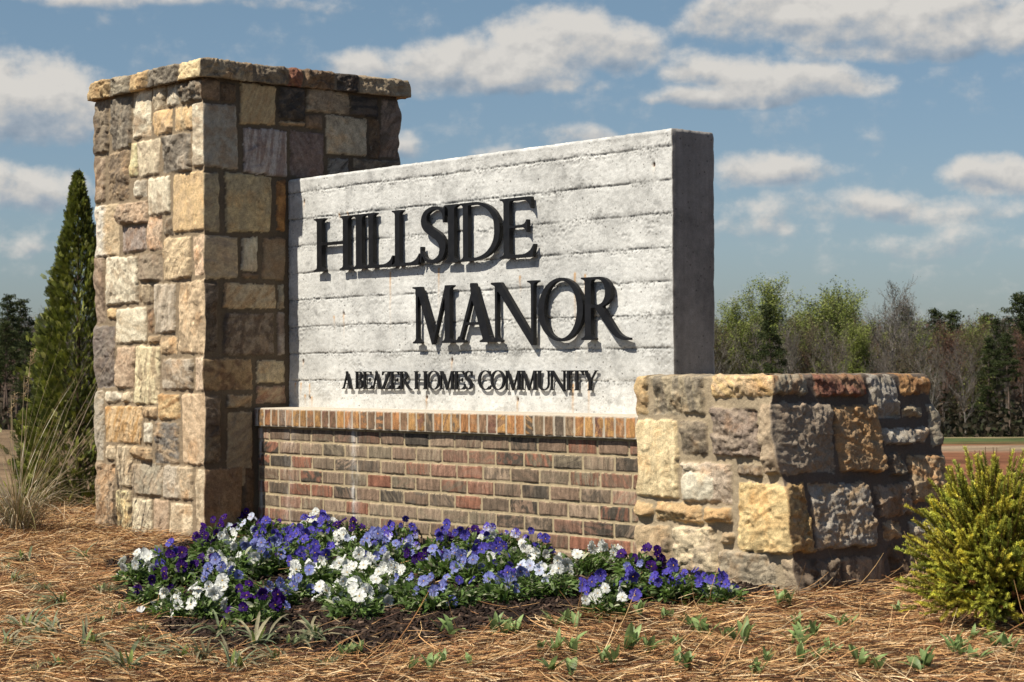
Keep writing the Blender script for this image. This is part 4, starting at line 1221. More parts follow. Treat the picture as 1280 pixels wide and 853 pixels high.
def deciduous(name, seed, H, bark, cols, per, sigma, size, keep=1.0, **k):
    r = random.Random(seed); rg = np.random.default_rng(seed)
    segs, tips = tree_skeleton(r, H, **k)
    root = empty(name)
    tv = tubes(segs[0], 7, bark)
    tl = tubes(segs[1], 5, np.array(bark) * 1.05) if segs[1] else None
    parts = [tv] + ([tl] if tl else [])
    V, F_, C = merge(parts)
    obj('trunk', mesh_data('trunk', V, F_, M_BARK, C), root)
    cp = []
    if segs[2]:
        s2 = np.array(segs[2]); s2[:, 6:] = np.maximum(s2[:, 6:] * 1.5, .016); cp.append(tubes(s2, 3, np.array(bark) * .95))
    if per > 0:
        tp = tips[rg.random(len(tips)) < keep]
        cp.append(leaf_cloud(tp, per, sigma, size, cols, rg))
    V, F_, C = merge(cp)
    obj('crown', mesh_data('crown', V, F_, M_TREE_LEAF, C), root)
    return root
def pine(name, seed, H, first=.5, width=.17, dens=1.0):
    r = random.Random(seed); rg = np.random.default_rng(seed)
    root = empty(name)
    segs = []; p = np.array([0, 0, 0.]); n = 10; pts = [p]
    for i in range(n):
        p = p + np.array([r.uniform(-.012, .012) * H, r.uniform(-.012, .012) * H, H / n]); pts.append(p)
    pts = np.array(pts)
    for i in range(n): segs.append((*pts[i], *pts[i + 1], .0105 * H * (1 - i / n * .85), .0105 * H * (1 - (i + 1) / n * .85)))
    centers = []
    br = []
    nb = int(34 * dens)
    for i in range(nb):
        t = first + (1 - first) * (i / nb) ** .9
        k = t * n; a = int(min(k, n - 1)); p = pts[a] + (pts[a + 1] - pts[a]) * (k - a)
        an = i * 2.4 + r.uniform(-.4, .4); u = (t - first) / (1 - first)
        L = H * width * (1.0 - .8 * u ** 1.5) * r.uniform(.55, 1.15) * (.65 + .5 * min(1, u * 4))
        d = np.array([math.cos(an), math.sin(an), r.uniform(-.05, .45)])
        q = p + d * L
        br.append((*p, *q, .0022 * H, .0006 * H))
        m_ = max(2, int(5 * L / (H * width)))
        for j in range(m_):
            c = p + d * L * (.45 + .6 * j / m_) + np.array([r.uniform(-1, 1), r.uniform(-1, 1), r.uniform(-.3, .5)]) * L * .18
            centers.append(c)
    centers.append(pts[-1]); centers = np.array(centers)
    for i in range(8):
        t = r.uniform(.2, first); k = t * n; a = int(k); p = pts[a]; an = r.uniform(0, 6.28); L = H * r.uniform(.03, .08)
        br.append((*p, *(p + np.array([math.cos(an), math.sin(an), .1]) * L), .0018 * H, .0006 * H))
    V, F_, C = merge([tubes(segs, 8, (.15, .11, .085)), tubes(br, 4, (.12, .09, .07))])
    obj('trunk', mesh_data('trunk', V, F_, M_BARK, C), root)
    lc = leaf_cloud(centers, 62, H * .019, H * .0125, [(.045, .062, .022), (.06, .078, .026), (.08, .09, .032), (.03, .042, .016)], rg, .5)
    obj('crown', mesh_data('crown', *lc[:2], M_TREE_LEAF, lc[2]), root)
    return root

GREEN = [(.22, .26, .05), (.27, .31, .07), (.16, .20, .045), (.31, .33, .11)]
OLIVE = [(.13, .14, .05), (.17, .15, .06), (.10, .11, .04)]
BUFF = [(.20, .15, .09), (.17, .12, .07), (.14, .12, .06)]
RED = [(.19, .085, .055), (.15, .08, .05), (.21, .12, .08)]
GREYB = (.22, .19, .165)
protos = {
    'green': deciduous('leafing_tree', 3, 15, (.13, .11, .09), GREEN, 7, .34, .18, keep=.75, first=.28, spread=.30, n_limb=13),
    'green2': deciduous('leafing_tree', 5, 15, (.14, .12, .10), GREEN[1:] + OLIVE[:1], 7, .36, .21, keep=.7, first=.22, spread=.34, n_limb=12, up=.9),
    'tall': deciduous('bare_tree', 9, 15, (.25, .22, .195), OLIVE + BUFF, 1, .15, .13, keep=.4, first=.25, spread=.27, n_limb=14, up=1.0),
    'bare': deciduous('bare_tree', 12, 15, GREYB, BUFF, 1, .25, .15, keep=.22, first=.22, spread=.33, n_limb=12),
    'bare2': deciduous('bare_tree', 15, 15, (.27, .24, .21), BUFF + OLIVE, 1, .25, .15, keep=.35, first=.2, spread=.3, n_limb=13, up=.95),
    'buff': deciduous('budding_tree', 18, 15, (.16, .13, .10), BUFF + OLIVE[:1], 2, .32, .17, keep=.7, first=.25, spread=.33, n_limb=12),
    'red': deciduous('budding_tree', 21, 15, (.16, .125, .105), RED, 3, .32, .17, keep=.6, first=.25, spread=.28, n_limb=12),
    'pine': pine('pine_tree', 31, 16, .45, .15, 1.2), 'pine2': pine('pine_tree', 33, 16, .55, .13, .9), 'pinel': pine('pine_tree', 36, 14, .22, .17, 1.5)}
PH = {k: max(max(v.co.z for v in c.data.vertices) for c in o.children) - .35 for k, o in protos.items()}
used = set()
tree_recs = []
def put_tree(kind, px, ytop, D, rot=None):
    x, y = at_dist(px, D); zb = float(ground_z(x, y))
    ztop = CAM[2] + (459.3 - ytop) / F_PX * D
    k = (ztop - zb) / PH[kind]
    if kind not in used:
        used.add(kind); o = protos[kind]
    else: o = dup(protos[kind])
    o.location = (x, y, zb - .1); o.rotation_euler = (0, 0, random.uniform(0, 6.28) if rot is None else rot)
    w = k * random.uniform(.95, 1.2) * (1.2 if kind in ('green', 'green2', 'buff') else 1.0)
    o.scale = (w, w, k)
    tree_recs.append((o, kind, px, ytop, D))
    return o
MAIN = [ # kind, column, top row, distance; the ones that stand out against the sky
 ('green', 915, 372, 178), ('green', 958, 343, 182), ('pinel', 966, 384, 165), ('green2', 1022, 349, 190), ('green', 1060, 358, 200), ('green2', 990, 372, 196), ('tall', 1112, 350, 176), ('tall', 1148, 366, 182),
 ('bare2', 905, 415, 166), ('bare', 935, 395, 172), ('bare2', 985, 402, 168), ('buff', 1012, 392, 172), ('bare', 1045, 398, 164), ('buff', 1075, 392, 180), ('bare2', 1090, 372, 188), ('pinel', 1130, 386, 200),
 ('red', 1178, 400, 172), ('red', 1200, 408, 180), ('pinel', 1165, 390, 204), ('pine', 1190, 392, 206), ('buff', 1212, 402, 176), ('green2', 1222, 404, 190), ('pine', 1236, 396, 200), ('pine', 1266, 370, 176),
 ('pine2', 1250, 402, 170), ('pine', 1290, 378, 180), ('pine2', 1262, 420, 164), ('bare', 1206, 425, 163), ('bare2', 1160, 430, 160), ('buff', 1135, 425, 166), ('bare', 1100, 430, 160),
 ('pinel', 1232, 425, 168), ('red', 1283, 400, 190), ('pine2', 1310, 380, 172), ('green2', 1340, 370, 186), ('pine', 1365, 372, 180), ('bare2', 1330, 400, 166), ('bare', 870, 410, 170), ('green', 850, 380, 186), ('pinel', 830, 400, 178),
 ('pine2', 4, 366, 168), ('pine2', 20, 372, 176), ('pine', 12, 398, 160), ('pine', -14, 380, 172), ('pinel', 28, 412, 166), ('bare', 42, 392, 205), ('bare2', 55, 376, 240), ('tall', 72, 380, 236), ('bare', 62, 402, 200), ('bare', 48, 430, 190),
 ('bare2', 90, 395, 215), ('bare', 110, 400, 220), ('bare2', 135, 392, 240), ('pine2', -35, 372, 178), ('bare', 38, 450, 178), ('buff', 66, 440, 182), ('pinel', 84, 430, 186)]
for t in MAIN: put_tree(*t)
rr = random.Random(5)
for i in range(84):
    D = rr.choice([172, 184, 196, 208, 216]) + rr.uniform(-4, 4)
    px = 862 + (1400 - 862) * (i + rr.random()) / 84
    put_tree(rr.choice(['bare', 'bare2', 'buff', 'bare', 'red', 'bare2', 'green2', 'tall', 'buff', 'bare', 'green']), px, rr.uniform(386, 430), D)
NAMES = {'green': 'yellow-green leafing tree', 'green2': 'broad spring-green tree', 'tall': 'tall grey bare tree', 'bare': 'grey leafless tree', 'bare2': 'pale-limbed leafless tree', 'buff': 'tan budding tree',
         'red': 'reddish budding tree', 'pine': 'tall high-crowned pine', 'pine2': 'slender bare-trunked pine', 'pinel': 'low-branched dark evergreen'}
GRP = {'leafing_tree': 'leafing trees of the wood', 'bare_tree': 'leafless trees of the wood', 'budding_tree': 'budding trees of the wood', 'pine_tree': 'pines of the wood'}
for kind in protos:
    for side, nm in ((0, 'behind the dark conifer'), (1, 'behind the low pier')):
        rec = sorted([t for t in tree_recs if t[1] == kind and (t[2] > 500) == bool(side)], key=lambda t: t[2])
        for i, t in enumerate(rec):
            base = t[0].name.split('.')[0]
            prop(t[0], f"{NAMES[kind]}, {ordinal(i, len(rec))} in the wood {nm}", 'tree', GRP[base])
# the wooded hillside behind, too far and dense to count
def far_wood():
    rg = np.random.default_rng(88)
    parts = []
    n = 900
    px = np.concatenate([rg.uniform(-180, 240, 300), rg.uniform(760, 1480, 600)])
    D = rg.uniform(222, 420, n)
    for i in range(n):
        x, y = at_dist(px[i], D[i]); z = float(ground_z(x, y)); H = rg.uniform(7.5, 11.0)
        col = np.array([(.19, .16, .135), (.22, .175, .135), (.17, .15, .105), (.20, .13, .10)][rg.integers(0, 4)])
        k = 26
        a = rg.uniform(0, 6.28, k); t = rg.uniform(.25, .95, k); L = H * .26 * (1.1 - .8 * t)
        b = np.array([x, y, z]) + np.stack([0 * t, 0 * t, t * H], 1)
        e = b + np.stack([np.cos(a) * L, np.sin(a) * L, L * 1.2], 1)
        sg = [(x, y, z, x, y, z + H, .14, .03)] + [(*b[j], *e[j], .05, .02) for j in range(k)]
        parts.append(tubes(sg, 3, col))
        cc = np.array([x, y, z + H * .62]) + rg.normal(0, 1, (70, 3)) * np.array([H * .13, H * .13, H * .17])
        evergreen = rg.random() < .22
        cs = [(.035, .05, .018), (.05, .065, .024)] if evergreen else [tuple(col * .95), tuple(col * 1.15), (.12, .12, .055)]
        parts.append(leaf_cloud(cc, 1, .2, .75 if evergreen else .50, cs, rg))
    V, F_, C = merge(parts)
    o = obj('far_wood', mesh_data('far_wood', V, F_, M_TREE_LEAF, C))
    prop(o, 'brown leafless wood covering the hillside behind the nearer trees', 'woodland', kind='stuff')
far_wood()
def undergrowth():
    rg = np.random.default_rng(91)
    n = 26000
    px = np.concatenate([rg.uniform(-120, 180, 7000), rg.uniform(830, 1450, 19000)])
    D = rg.uniform(158, 215, n)
    P_ = CAM[None, :2] + _fw[None, :2] * D[:, None] + _rt[None, :2] * ((px - 640) / F_PX * D)[:, None]
    zz = ground_z(P_[:, 0], P_[:, 1]); h = np.abs(rg.normal(0, 1.3, n)) * (.5 + smooth(fbm(px * .02, D * .1, 3, 3), -.3, .4) * 1.4)
    T = np.stack([P_[:, 0], P_[:, 1], zz + h], 1)
    M = frames(rand_dirs(n, rg), rg.uniform(0, 6, n), rg.uniform(.3, .75, n))
    cs = np.array([(.055, .045, .028), (.04, .045, .02), (.08, .06, .04), (.03, .028, .018)])[rg.integers(0, 4, n)] * rg.uniform(.6, 1.3, (n, 1))
    V, F_, C = scatter(LEAFT[0], LEAFT[1], M, T, cs)
    o = obj('undergrowth', mesh_data('undergrowth', V, F_, M_TREE_LEAF, C))
    prop(o, 'dark tangled undergrowth at the foot of the wood', 'undergrowth', kind='stuff')
undergrowth()

# ------------------------------------------------------------------ pine straw and mulch
def ground_pt(n, r, px0, px1, D0, D1):
    D = np.sqrt(r.uniform(D0 ** 2, D1 ** 2, n)); u = r.uniform(px0, px1, n)
    X = CAM[0] + _fw[0] * D + _rt[0] * (u - 640) / F_PX * D
    Y = CAM[1] + _fw[1] * D + _rt[1] * (u - 640) / F_PX * D
    return X, Y
BED_PX = [(135, 705), (150, 755), (200, 795), (300, 818), (420, 826), (530, 808), (640, 792), (760, 768), (880, 754), (985, 745)]
BED = [hand_ground(u, v)[:2] for u, v in BED_PX]
bed_poly = [tuple(p) for p in BED] + [(.9, -.2), (.3, .1), (-2.75, .1), (-2.75, -.6)]
def in_bed(x, y, g=0.0):
    wx = x + .06 * fbm(x * 6, y * 6, 301, 3); wy = y + .06 * fbm(x * 6, y * 6, 302, 3)
    return in_poly(wx, wy, bed_poly)
def under_sign(x, y):
    return ((x > XP - WP) & (x < XP) & (y > PF) & (y < PB)) | ((x > XP) & (x < .06) & (y > BF) & (y < BB)) | ((x > XA) & (x < XB + .14) & (y > SF) & (y < YB))
def needles(n, r, X, Y, zlift, L, wd, cols, swirl=True, tilt=.22):
    ang = (fbm(X * 1.6, Y * 1.6, 311, 3) * 5.0 + r.normal(0, 1.0, n)) if swirl else r.uniform(0, 6.28, n)
    L = L * r.uniform(.45, 1.25, n)
    bend = r.normal(0, .9, n); tl = np.abs(r.normal(0, tilt, n)); K = 5
    pts = []
    x, y, z = X.copy(), Y.copy(), ground_z(X, Y) + zlift
    arch = r.uniform(-.5, .9, n)
    for k in range(K):
        pts.append(np.stack([x, y, z], 1))
        a = ang + bend * (k / (K - 1) - .5); st = L / (K - 1)
        x = x + np.cos(a) * st; y = y + np.sin(a) * st; z = z + st * (tl * (1 - arch * k))
        z = np.maximum(z, ground_z(X, Y) + .001)
    Pn = np.stack(pts, 1)
    d = np.gradient(Pn, axis=1); d /= np.linalg.norm(d, axis=2, keepdims=True) + 1e-9
    rollv = rand_dirs(n, r)[:, None, :]
    w = np.cross(d, rollv); w /= np.linalg.norm(w, axis=2, keepdims=True) + 1e-9
    hw = (wd * r.uniform(.7, 1.3, n))[:, None, None] * np.array([.6, 1, 1, .9, .4])[None, :, None] / 2
    V = np.stack([Pn - w * hw, Pn + w * hw], 2).reshape(n, 2 * K, 3)
    k = np.arange(K - 1) * 2
    f = np.stack([k, k + 1, k + 3, k + 2], -1)
    Fm = (f[None] + (np.arange(n) * 2 * K)[:, None, None]).reshape(-1, 4)
    ci = np.array(cols)[r.integers(0, len(cols), n)] * r.uniform(.6, 1.35, (n, 1))
    C = np.repeat(ci * np.array([1.15, 1.07, .97]), 2 * K, 0)
    return V.reshape(-1, 3), Fm, C
SC = [(.46, .28, .13), (.58, .40, .20), (.34, .175, .075), (.20, .095, .042), (.68, .54, .34), (.47, .285, .13), (.09, .042, .025)]
def build_straw():
    r = np.random.default_rng(401); parts = []
    X, Y = ground_pt(185000, r, -90, 1380, 4.6, 13.2)
    keep = ~under_sign(X, Y)
    bd = in_bed(X, Y); keep &= (~bd) | (r.random(len(X)) < .045)
    dens = smooth(fbm(X * 3, Y * 3, 333, 3), -.75, -.05); keep &= r.random(len(X)) < .35 + .65 * dens
    X, Y = X[keep], Y[keep]; n = len(X)
    parts.append(needles(n, r, X, Y, np.abs(r.normal(0, .011, n)) + .016 * smooth(fbm(X * 5, Y * 5, 334, 3), -.2, .5), .105, .0018, SC, tilt=.17))
    # loose tufts standing up
    X, Y = ground_pt(3200, r, -60, 1350, 4.8, 11.5)
    keep = ~under_sign(X, Y) & (~in_bed(X, Y)); X, Y = X[keep], Y[keep]; n = len(X)
    parts.append(needles(n, r, X, Y, r.uniform(0, .02, n), .12, .0019, SC[:3] + SC[4:5], tilt=.6))
    V, F_, C = merge(parts)
    o = obj('pine_straw', mesh_data('pine_straw', V, F_, M_STRAW, C))
    prop(o, 'tangled tan and rust pine straw covering the ground in front of the sign', 'pine straw', kind='stuff')
build_straw()
def build_mulch():
    r = np.random.default_rng(402)
    n = 42000
    X, Y = ground_pt(n, r, 100, 1040, 5.6, 10.6)
    keep = in_bed(X, Y) & ~under_sign(X, Y); X, Y = X[keep], Y[keep]; n = len(X)
    tv = np.array([(-.5, -.5, -.5), (.5, -.35, -.5), (.5, .4, -.4), (-.45, .5, -.5), (-.4, -.4, .5), (.4, -.3, .4), (.35, .35, .5), (-.4, .3, .45)])
    tf = np.array([[0, 3, 2, 1], [4, 5, 6, 7], [0, 1, 5, 4], [1, 2, 6, 5], [2, 3, 7, 6], [3, 0, 4, 7]])
    nd = rand_dirs(n, r) * .7 + np.array([0, 0, 1.]); M = frames(nd, r.uniform(0, 6.28, n), 1.0)
    sc = np.stack([r.uniform(.012, .060, n), r.uniform(.004, .014, n), r.uniform(.002, .007, n)], 1)
    M = M * sc[:, None, :]
    T = np.stack([X, Y, ground_z(X, Y) + r.uniform(0, .014, n)], 1)
    C = np.array([(.028, .017, .012), (.045, .028, .019), (.017, .011, .008), (.12, .08, .055)])[r.choice(4, n, p=[.38, .25, .27, .10])] * r.uniform(.6, 1.4, (n, 1))
    V, F_, C = scatter(tv, tf, M, T, C)
    o = obj('bark_mulch', mesh_data('bark_mulch', V, F_, M_MULCH, C))
    prop(o, 'dark shredded bark mulch round the flowers of the bed', 'mulch', kind='stuff')
    # the dark soil of the bed as a patch just above the ground sheet
    g = np.arange(0, 1.0001, .02)
    xs = np.arange(-3.0, 1.6, .04); ys = np.arange(-2.6, .14, .04); XX, YY = np.meshgrid(xs, ys)
    inside = in_bed(XX, YY)
    ZZ = ground_z(XX, YY) + np.where(inside, .006, -.03)
    me = mesh_data('bed_soil', np.stack([XX, YY, ZZ], -1).reshape(-1, 3), grid_faces(*XX.shape), M_SOIL, np.tile(np.array([(.020, .013, .010)]), (XX.size, 1)), smooth_=True)
    prop(obj('bed_soil', me), kind='structure')
build_mulch()

# ------------------------------------------------------------------ pansies
def petal(cx, cz, rx, rz, ang, tilt, ruffle, seed, zoff):
    """fan of a ruffled petal in the xy plane, base at the flower's centre"""
    r = random.Random(seed); K = 11
    V = [(0, 0, zoff)]
    ring1, ring2 = [], []
    for k in range(K):
        a = -1 + 2 * k / (K - 1)
        th = a * 1.25
        R = 1 - .22 * abs(a) ** 2.5 + r.uniform(-.03, .03)
        x = math.sin(th) * rx * R; y = (math.cos(th) * .75 + .25) * rz * R
        ring1.append((x * .62, y * .62, zoff + .10 * rz + r.uniform(-1, 1) * ruffle * .3))
        ring2.append((x, y, zoff + tilt * rz + math.sin(k * 2.1 + r.uniform(-.5, .5)) * ruffle))
    V += ring1 + ring2
    c, s = math.cos(ang), math.sin(ang)
    V = [(x * c - y * s, x * s + y * c, z) for x, y, z in V]
    F_ = []
    for k in range(K - 1):
        F_.append([0, 1 + k, 2 + k, 2 + k]); F_.append([1 + k, 1 + K + k, 2 + K + k, 2 + k])
    return V, F_, K
FC = {'white': ((.80, .80, .75), (.74, .74, .62), (.80, .80, .75)), 'violet': ((.055, .010, .17), (.012, .004, .04), (.045, .008, .14)), 'blue': ((.09, .065, .40), (.035, .02, .18), (.14, .125, .50)),
      'lavender': ((.20, .22, .52), (.10, .09, .33), (.34, .38, .62)), 'bicolour': ((.17, .12, .55), (.10, .05, .35), (.74, .74, .82)), 'pale': ((.62, .66, .76), (.42, .42, .62), (.68, .72, .80))}
def flower_mesh(colour, seed):
    r = random.Random(seed)
    up, blotch, low = FC[colour]
    S = .027
    V, F_, C = [], [], []
    spec = [(0, 1.2, 1.05, .48, .45, up), (0, 1.2, 1.05, -.48, .40, up), (0, 1.1, .92, 1.62, .2, low), (0, 1.1, .92, -1.62, .2, low), (0, 1.35, 1.0, math.pi, .10, low)]
    for i, (z, rx, rz, an, tl, col) in enumerate(spec):
        v, f, K = petal(0, 0, rx * S, rz * S, an + r.uniform(-.08, .08), tl * r.uniform(.4, 1.2) - .1, [.0028, .0036, .0055, .0045, .0062, .0035][seed % 6] + r.random() * .0015, seed * 7 + i, [-.0016, -.0008, 0, .0007, .0014][i])
        o = len(V); V += v; F_ += [[a + o for a in q] for q in f]
        cb = np.array(blotch); cc = np.array(col) * r.uniform(.85, 1.15)
        C += [cb * .6] + [cc * .55 + cb * .45 if i > 1 else cc] * K + [cc] * K
    # yellow eye
    o = len(V); k = 6
    V.append((0, -.001, .0045)); C.append((.75, .45, .02))
    for j in range(k):
        V.append((math.cos(j * 1.047) * .0032, math.sin(j * 1.047) * .0034 - .0015, .0028)); C.append((.70, .38, .02))
    F_ += [[o, o + 1 + j, o + 1 + (j + 1) % k, o + 1 + (j + 1) % k] for j in range(k)]
    F_ = [q[:3] if q[2] == q[3] else q for q in F_]
    V = np.array(V); q_ = r.uniform(-1, 1); V[:, 2] -= 9 * r.uniform(.2, 1.5) * V[:, 0] ** 2 + q_ * 6 * V[:, 1] ** 2 + 5 * r.uniform(-1, 1) * V[:, 0] * V[:, 1]
    V += np.array([[r.gauss(0, .0012) for _ in range(3)] for _ in range(len(V))])
    return mesh_data('flower', np.array(V), F_, M_PETAL, np.array(C), smooth_=True)
flowers = {c: [flower_mesh(c, i + 1) for i in range(6)] for c in FC}
def leaf_template(L=1.0, W=.42, fold=.18, curl=.25, k=5):
    t = np.linspace(0, 1, k)
    w = W / 2 * np.sin(np.pi * np.clip(t * .92 + .06, 0, 1)) ** .8
    V = []
    for a, b in zip(t, w):
        zc = -curl * a * a
        V += [(-b, a * L, zc + fold * b), (0, a * L, zc - fold * b * .3), (b, a * L, zc + fold * b)]
    F_ = []
    for i in range(k - 1):
        o = i * 3; F_ += [[o, o + 1, o + 4, o + 3], [o + 1, o + 2, o + 5, o + 4]]
    return np.array(V), np.array(F_)
LT = leaf_template()
def orient(yd, zh, s):
    """frames with local y along yd and local z near zh"""
    y = yd / np.linalg.norm(yd, axis=1, keepdims=True); x = np.cross(y, zh); x /= np.linalg.norm(x, axis=1, keepdims=True) + 1e-9
    z = np.cross(x, y)
    return np.stack([x, y, z], -1) * np.asarray(s).reshape(-1, 1, 1)
def pansy_foliage(seed, R=.085, H=.10):
    r = np.random.default_rng(seed); n = 330
    a = r.uniform(0, 6.28, n); q = np.sqrt(r.random(n)) * R; h = H * (1 - (q / R) ** 2 * .55) * r.uniform(.12, 1.05, n)
    T = np.stack([np.cos(a) * q, np.sin(a) * q, h], 1)
    d = np.stack([np.cos(a), np.sin(a), r.uniform(-.3, 1.1, n)], 1) + r.normal(0, .45, (n, 3))
    zh = r.normal(0, .35, (n, 3)) + np.array([0, -.2, 1.])
    M = orient(d, zh, r.uniform(.020, .042, n))
    C = np.array([(.09, .15, .03), (.13, .21, .045), (.06, .10, .022), (.22, .29, .11), (.42, .43, .27)])[r.choice(5, n, p=[.32, .25, .17, .15, .11])] * r.uniform(.7, 1.25, (n, 1))
    p1 = scatter(LT[0], LT[1], M, T, C)
    st = []
    for _ in range(26):
        a = r.uniform(0, 6.28); q = r.random() * R * .9
        st.append((math.cos(a) * q * .3, math.sin(a) * q * .3, 0, math.cos(a) * q, math.sin(a) * q, H * r.uniform(.6, 1.1), .0016, .0012))
    p2 = tubes(st, 4, (.08, .13, .035))
    V, F_, C = merge([p1, p2])
    return mesh_data('foliage', V, F_, M_LEAF, C)
foliages = [pansy_foliage(500 + i, .078 + .012 * (i % 3), .072 + .014 * (i % 2)) for i in range(6)]
PANSIES = [ # column, row of the blooms, colour, bloom count, size
 (268, 652, 'violet', 8, 1.0), (262, 668, 'violet', 6, .9), (300, 664, 'white', 3, .8), (285, 672, 'white', 7, .9), (345, 641, 'pale', 9, .9), (352, 634, 'violet', 6, .8), (330, 656, 'blue', 6, .9), (366, 655, 'blue', 8, 1.0),
 (400, 637, 'violet', 8, .9), (390, 650, 'blue', 8, .95), (408, 656, 'blue', 6, .9), (443, 648, 'violet', 9, .9), (478, 640, 'white', 8, .9), (462, 640, 'violet', 5, .8), (528, 640, 'blue', 7, .85), (505, 652, 'blue', 8, .95), (543, 652, 'blue', 5, .8),
 (212, 680, 'blue', 9, 1.0), (170, 698, 'white', 9, .95), (192, 690, 'white', 6, .9), (222, 698, 'violet', 10, 1.0), (247, 697, 'violet', 8, .95), (260, 690, 'white', 3, .7), (292, 686, 'white', 9, 1.0), (318, 684, 'lavender', 6, .9),
 (340, 678, 'lavender', 8, .95), (360, 668, 'blue', 7, .9), (378, 672, 'blue', 9, 1.0), (395, 678, 'blue', 9, 1.0), (360, 690, 'violet', 3, .8), (425, 664, 'white', 6, .85), (448, 672, 'pale', 4, .85), (470, 672, 'lavender', 8, .95),
 (495, 676, 'lavender', 7, .9), (504, 668, 'bicolour', 7, .9), (560, 662, 'blue', 7, .9), (578, 658, 'violet', 8, .95), (596, 664, 'blue', 8, .95), (612, 668, 'white', 5, .8), (530, 690, 'violet', 6, .9), (553, 684, 'lavender', 8, .95), (570, 690, 'lavender', 8, .95),
 (590, 697, 'lavender', 9, 1.0), (612, 690, 'blue', 8, .95), (622, 680, 'blue', 6, .85), (650, 658, 'bicolour', 10, 1.0), (668, 664, 'bicolour', 5, .8), (643, 682, 'white', 7, .95), (664, 680, 'white', 6, .85), (395, 702, 'white', 9, 1.0), (412, 708, 'white', 4, .8),
 (447, 694, 'white', 10, 1.0), (468, 700, 'white', 10, 1.0), (492, 712, 'white', 5, .85), (430, 722, 'white', 10, 1.0), (455, 722, 'white', 9, 1.0), (442, 738, 'white', 5, .9), (185, 728, 'violet', 3, .85), (205, 724, 'violet', 3, .85), (218, 742, 'white', 5, .8), (246, 738, 'white', 7, .95),
 (270, 732, 'white', 6, .9), (274, 706, 'lavender', 6, .9), (297, 728, 'violet', 8, .95), (320, 742, 'violet', 7, .95), (334, 722, 'lavender', 9, 1.0), (376, 718, 'lavender', 6, .85), (512, 724, 'lavender', 4, .9), (540, 728, 'lavender', 5, .95), (573, 728, 'blue', 3, .85),
 (625, 716, 'blue', 5, .85), (640, 718, 'lavender', 6, .9), (665, 710, 'pale', 6, .9), (700, 716, 'white', 3, .8), (688, 702, 'white', 5, .85), (712, 668, 'blue', 6, .85), (733, 680, 'white', 9, 1.0), (757, 682, 'white', 5, .8), (782, 682, 'white', 4, .75), (797, 690, 'violet', 9, 1.0),
 (815, 692, 'violet', 7, .9), (765, 714, 'blue', 9, 1.0), (783, 718, 'blue', 5, .85), (794, 706, 'lavender', 2, .7), (757, 738, 'white', 6, .85), (838, 716, 'blue', 7, .95), (862, 712, 'blue', 4, .8), (880, 714, 'blue', 7, .9), (900, 724, 'blue', 5, .85)]
CN = {'white': 'white', 'violet': 'deep violet', 'blue': 'violet-blue', 'lavender': 'light lavender-blue', 'bicolour': 'white and purple', 'pale': 'pale silvery blue'}
to_cam = CAM - np.array([-.8, -.8, -.5]); to_cam /= np.linalg.norm(to_cam)
pr_ = random.Random(61)
precs = []
for i, (u, v, c, nb, sz) in enumerate(PANSIES):
    p = hand_ground(u, v + 2, .098 * sz * (1.3 if v < 690 else 1.05))
    p = np.array([p[0], p[1], float(ground_z(p[0], p[1]))])
    if p[1] > BF - .10 and p[0] > XP: p[1] = BF - .10
    root = empty('pansy_plant', tuple(p)); root.scale = (sz, sz, sz); root.rotation_euler = (0, 0, 0)
    fo = obj('foliage', foliages[i % 6], root); fo.rotation_euler = (0, 0, pr_.uniform(0, 6.28)); fo.scale = (1, 1, 1.35 if v < 690 else 1.1)
    # blooms sit over the dome, kept apart from each other
    spots = []
    tries = 0
    nb = max(3, int(nb * 1.3)); zs_ = 1.3 if v < 690 else 1.05
    while len(spots) < nb and tries < 400:
        tries += 1
        a = pr_.uniform(0, 6.28); q = math.sqrt(pr_.random()) * (.05 + .006 * nb)
        x, y = math.cos(a) * q, math.sin(a) * q
        z = (.104 - q * q * 5 + pr_.uniform(-.034, .026)) * zs_
        if all((x - s[0]) ** 2 + (y - s[1]) ** 2 + (z - s[2]) ** 2 > .029 ** 2 for s in spots): spots.append((x, y, z))
    for (x, y, z) in spots:
        nrm = TO_SUN * .5 + to_cam * .55 + np.array([x * 6, y * 6, .1]) + np.array([pr_.gauss(0, .48) for _ in range(3)])
        nrm /= np.linalg.norm(nrm)
        fl = obj('flower', pr_.choice(flowers[c]), root)
        # face normal along nrm, top petals up
        zax = Vector(nrm); yax = Vector((0, 0, 1)); xax = yax.cross(zax).normalized(); yax = zax.cross(xax)
        Rm = Matrix((xax, yax, zax)).transposed()
        Rm = Rm @ Matrix.Rotation(pr_.gauss(0, .3), 3, 'Z')
        fl.rotation_mode = 'QUATERNION'; fl.rotation_quaternion = Rm.to_quaternion()
        fl.location = (x, y, z); s = pr_.uniform(.60, .98); fl.scale = (s * pr_.uniform(.8, 1), s, s)
    row = 'back' if v < 664 else ('middle' if v < 704 else 'front')
    precs.append((root, c, row, u))
for c in CN:
    for row in ('back', 'middle', 'front'):
        rec = sorted([t for t in precs if t[1] == c and t[2] == row], key=lambda t: t[3])
        for i, t in enumerate(rec):
            prop(t[0], f"{CN[c]} pansy plant, {ordinal(i, len(rec))} of its colour in the {row} row", 'flower', 'pansy plants in the mulch bed')

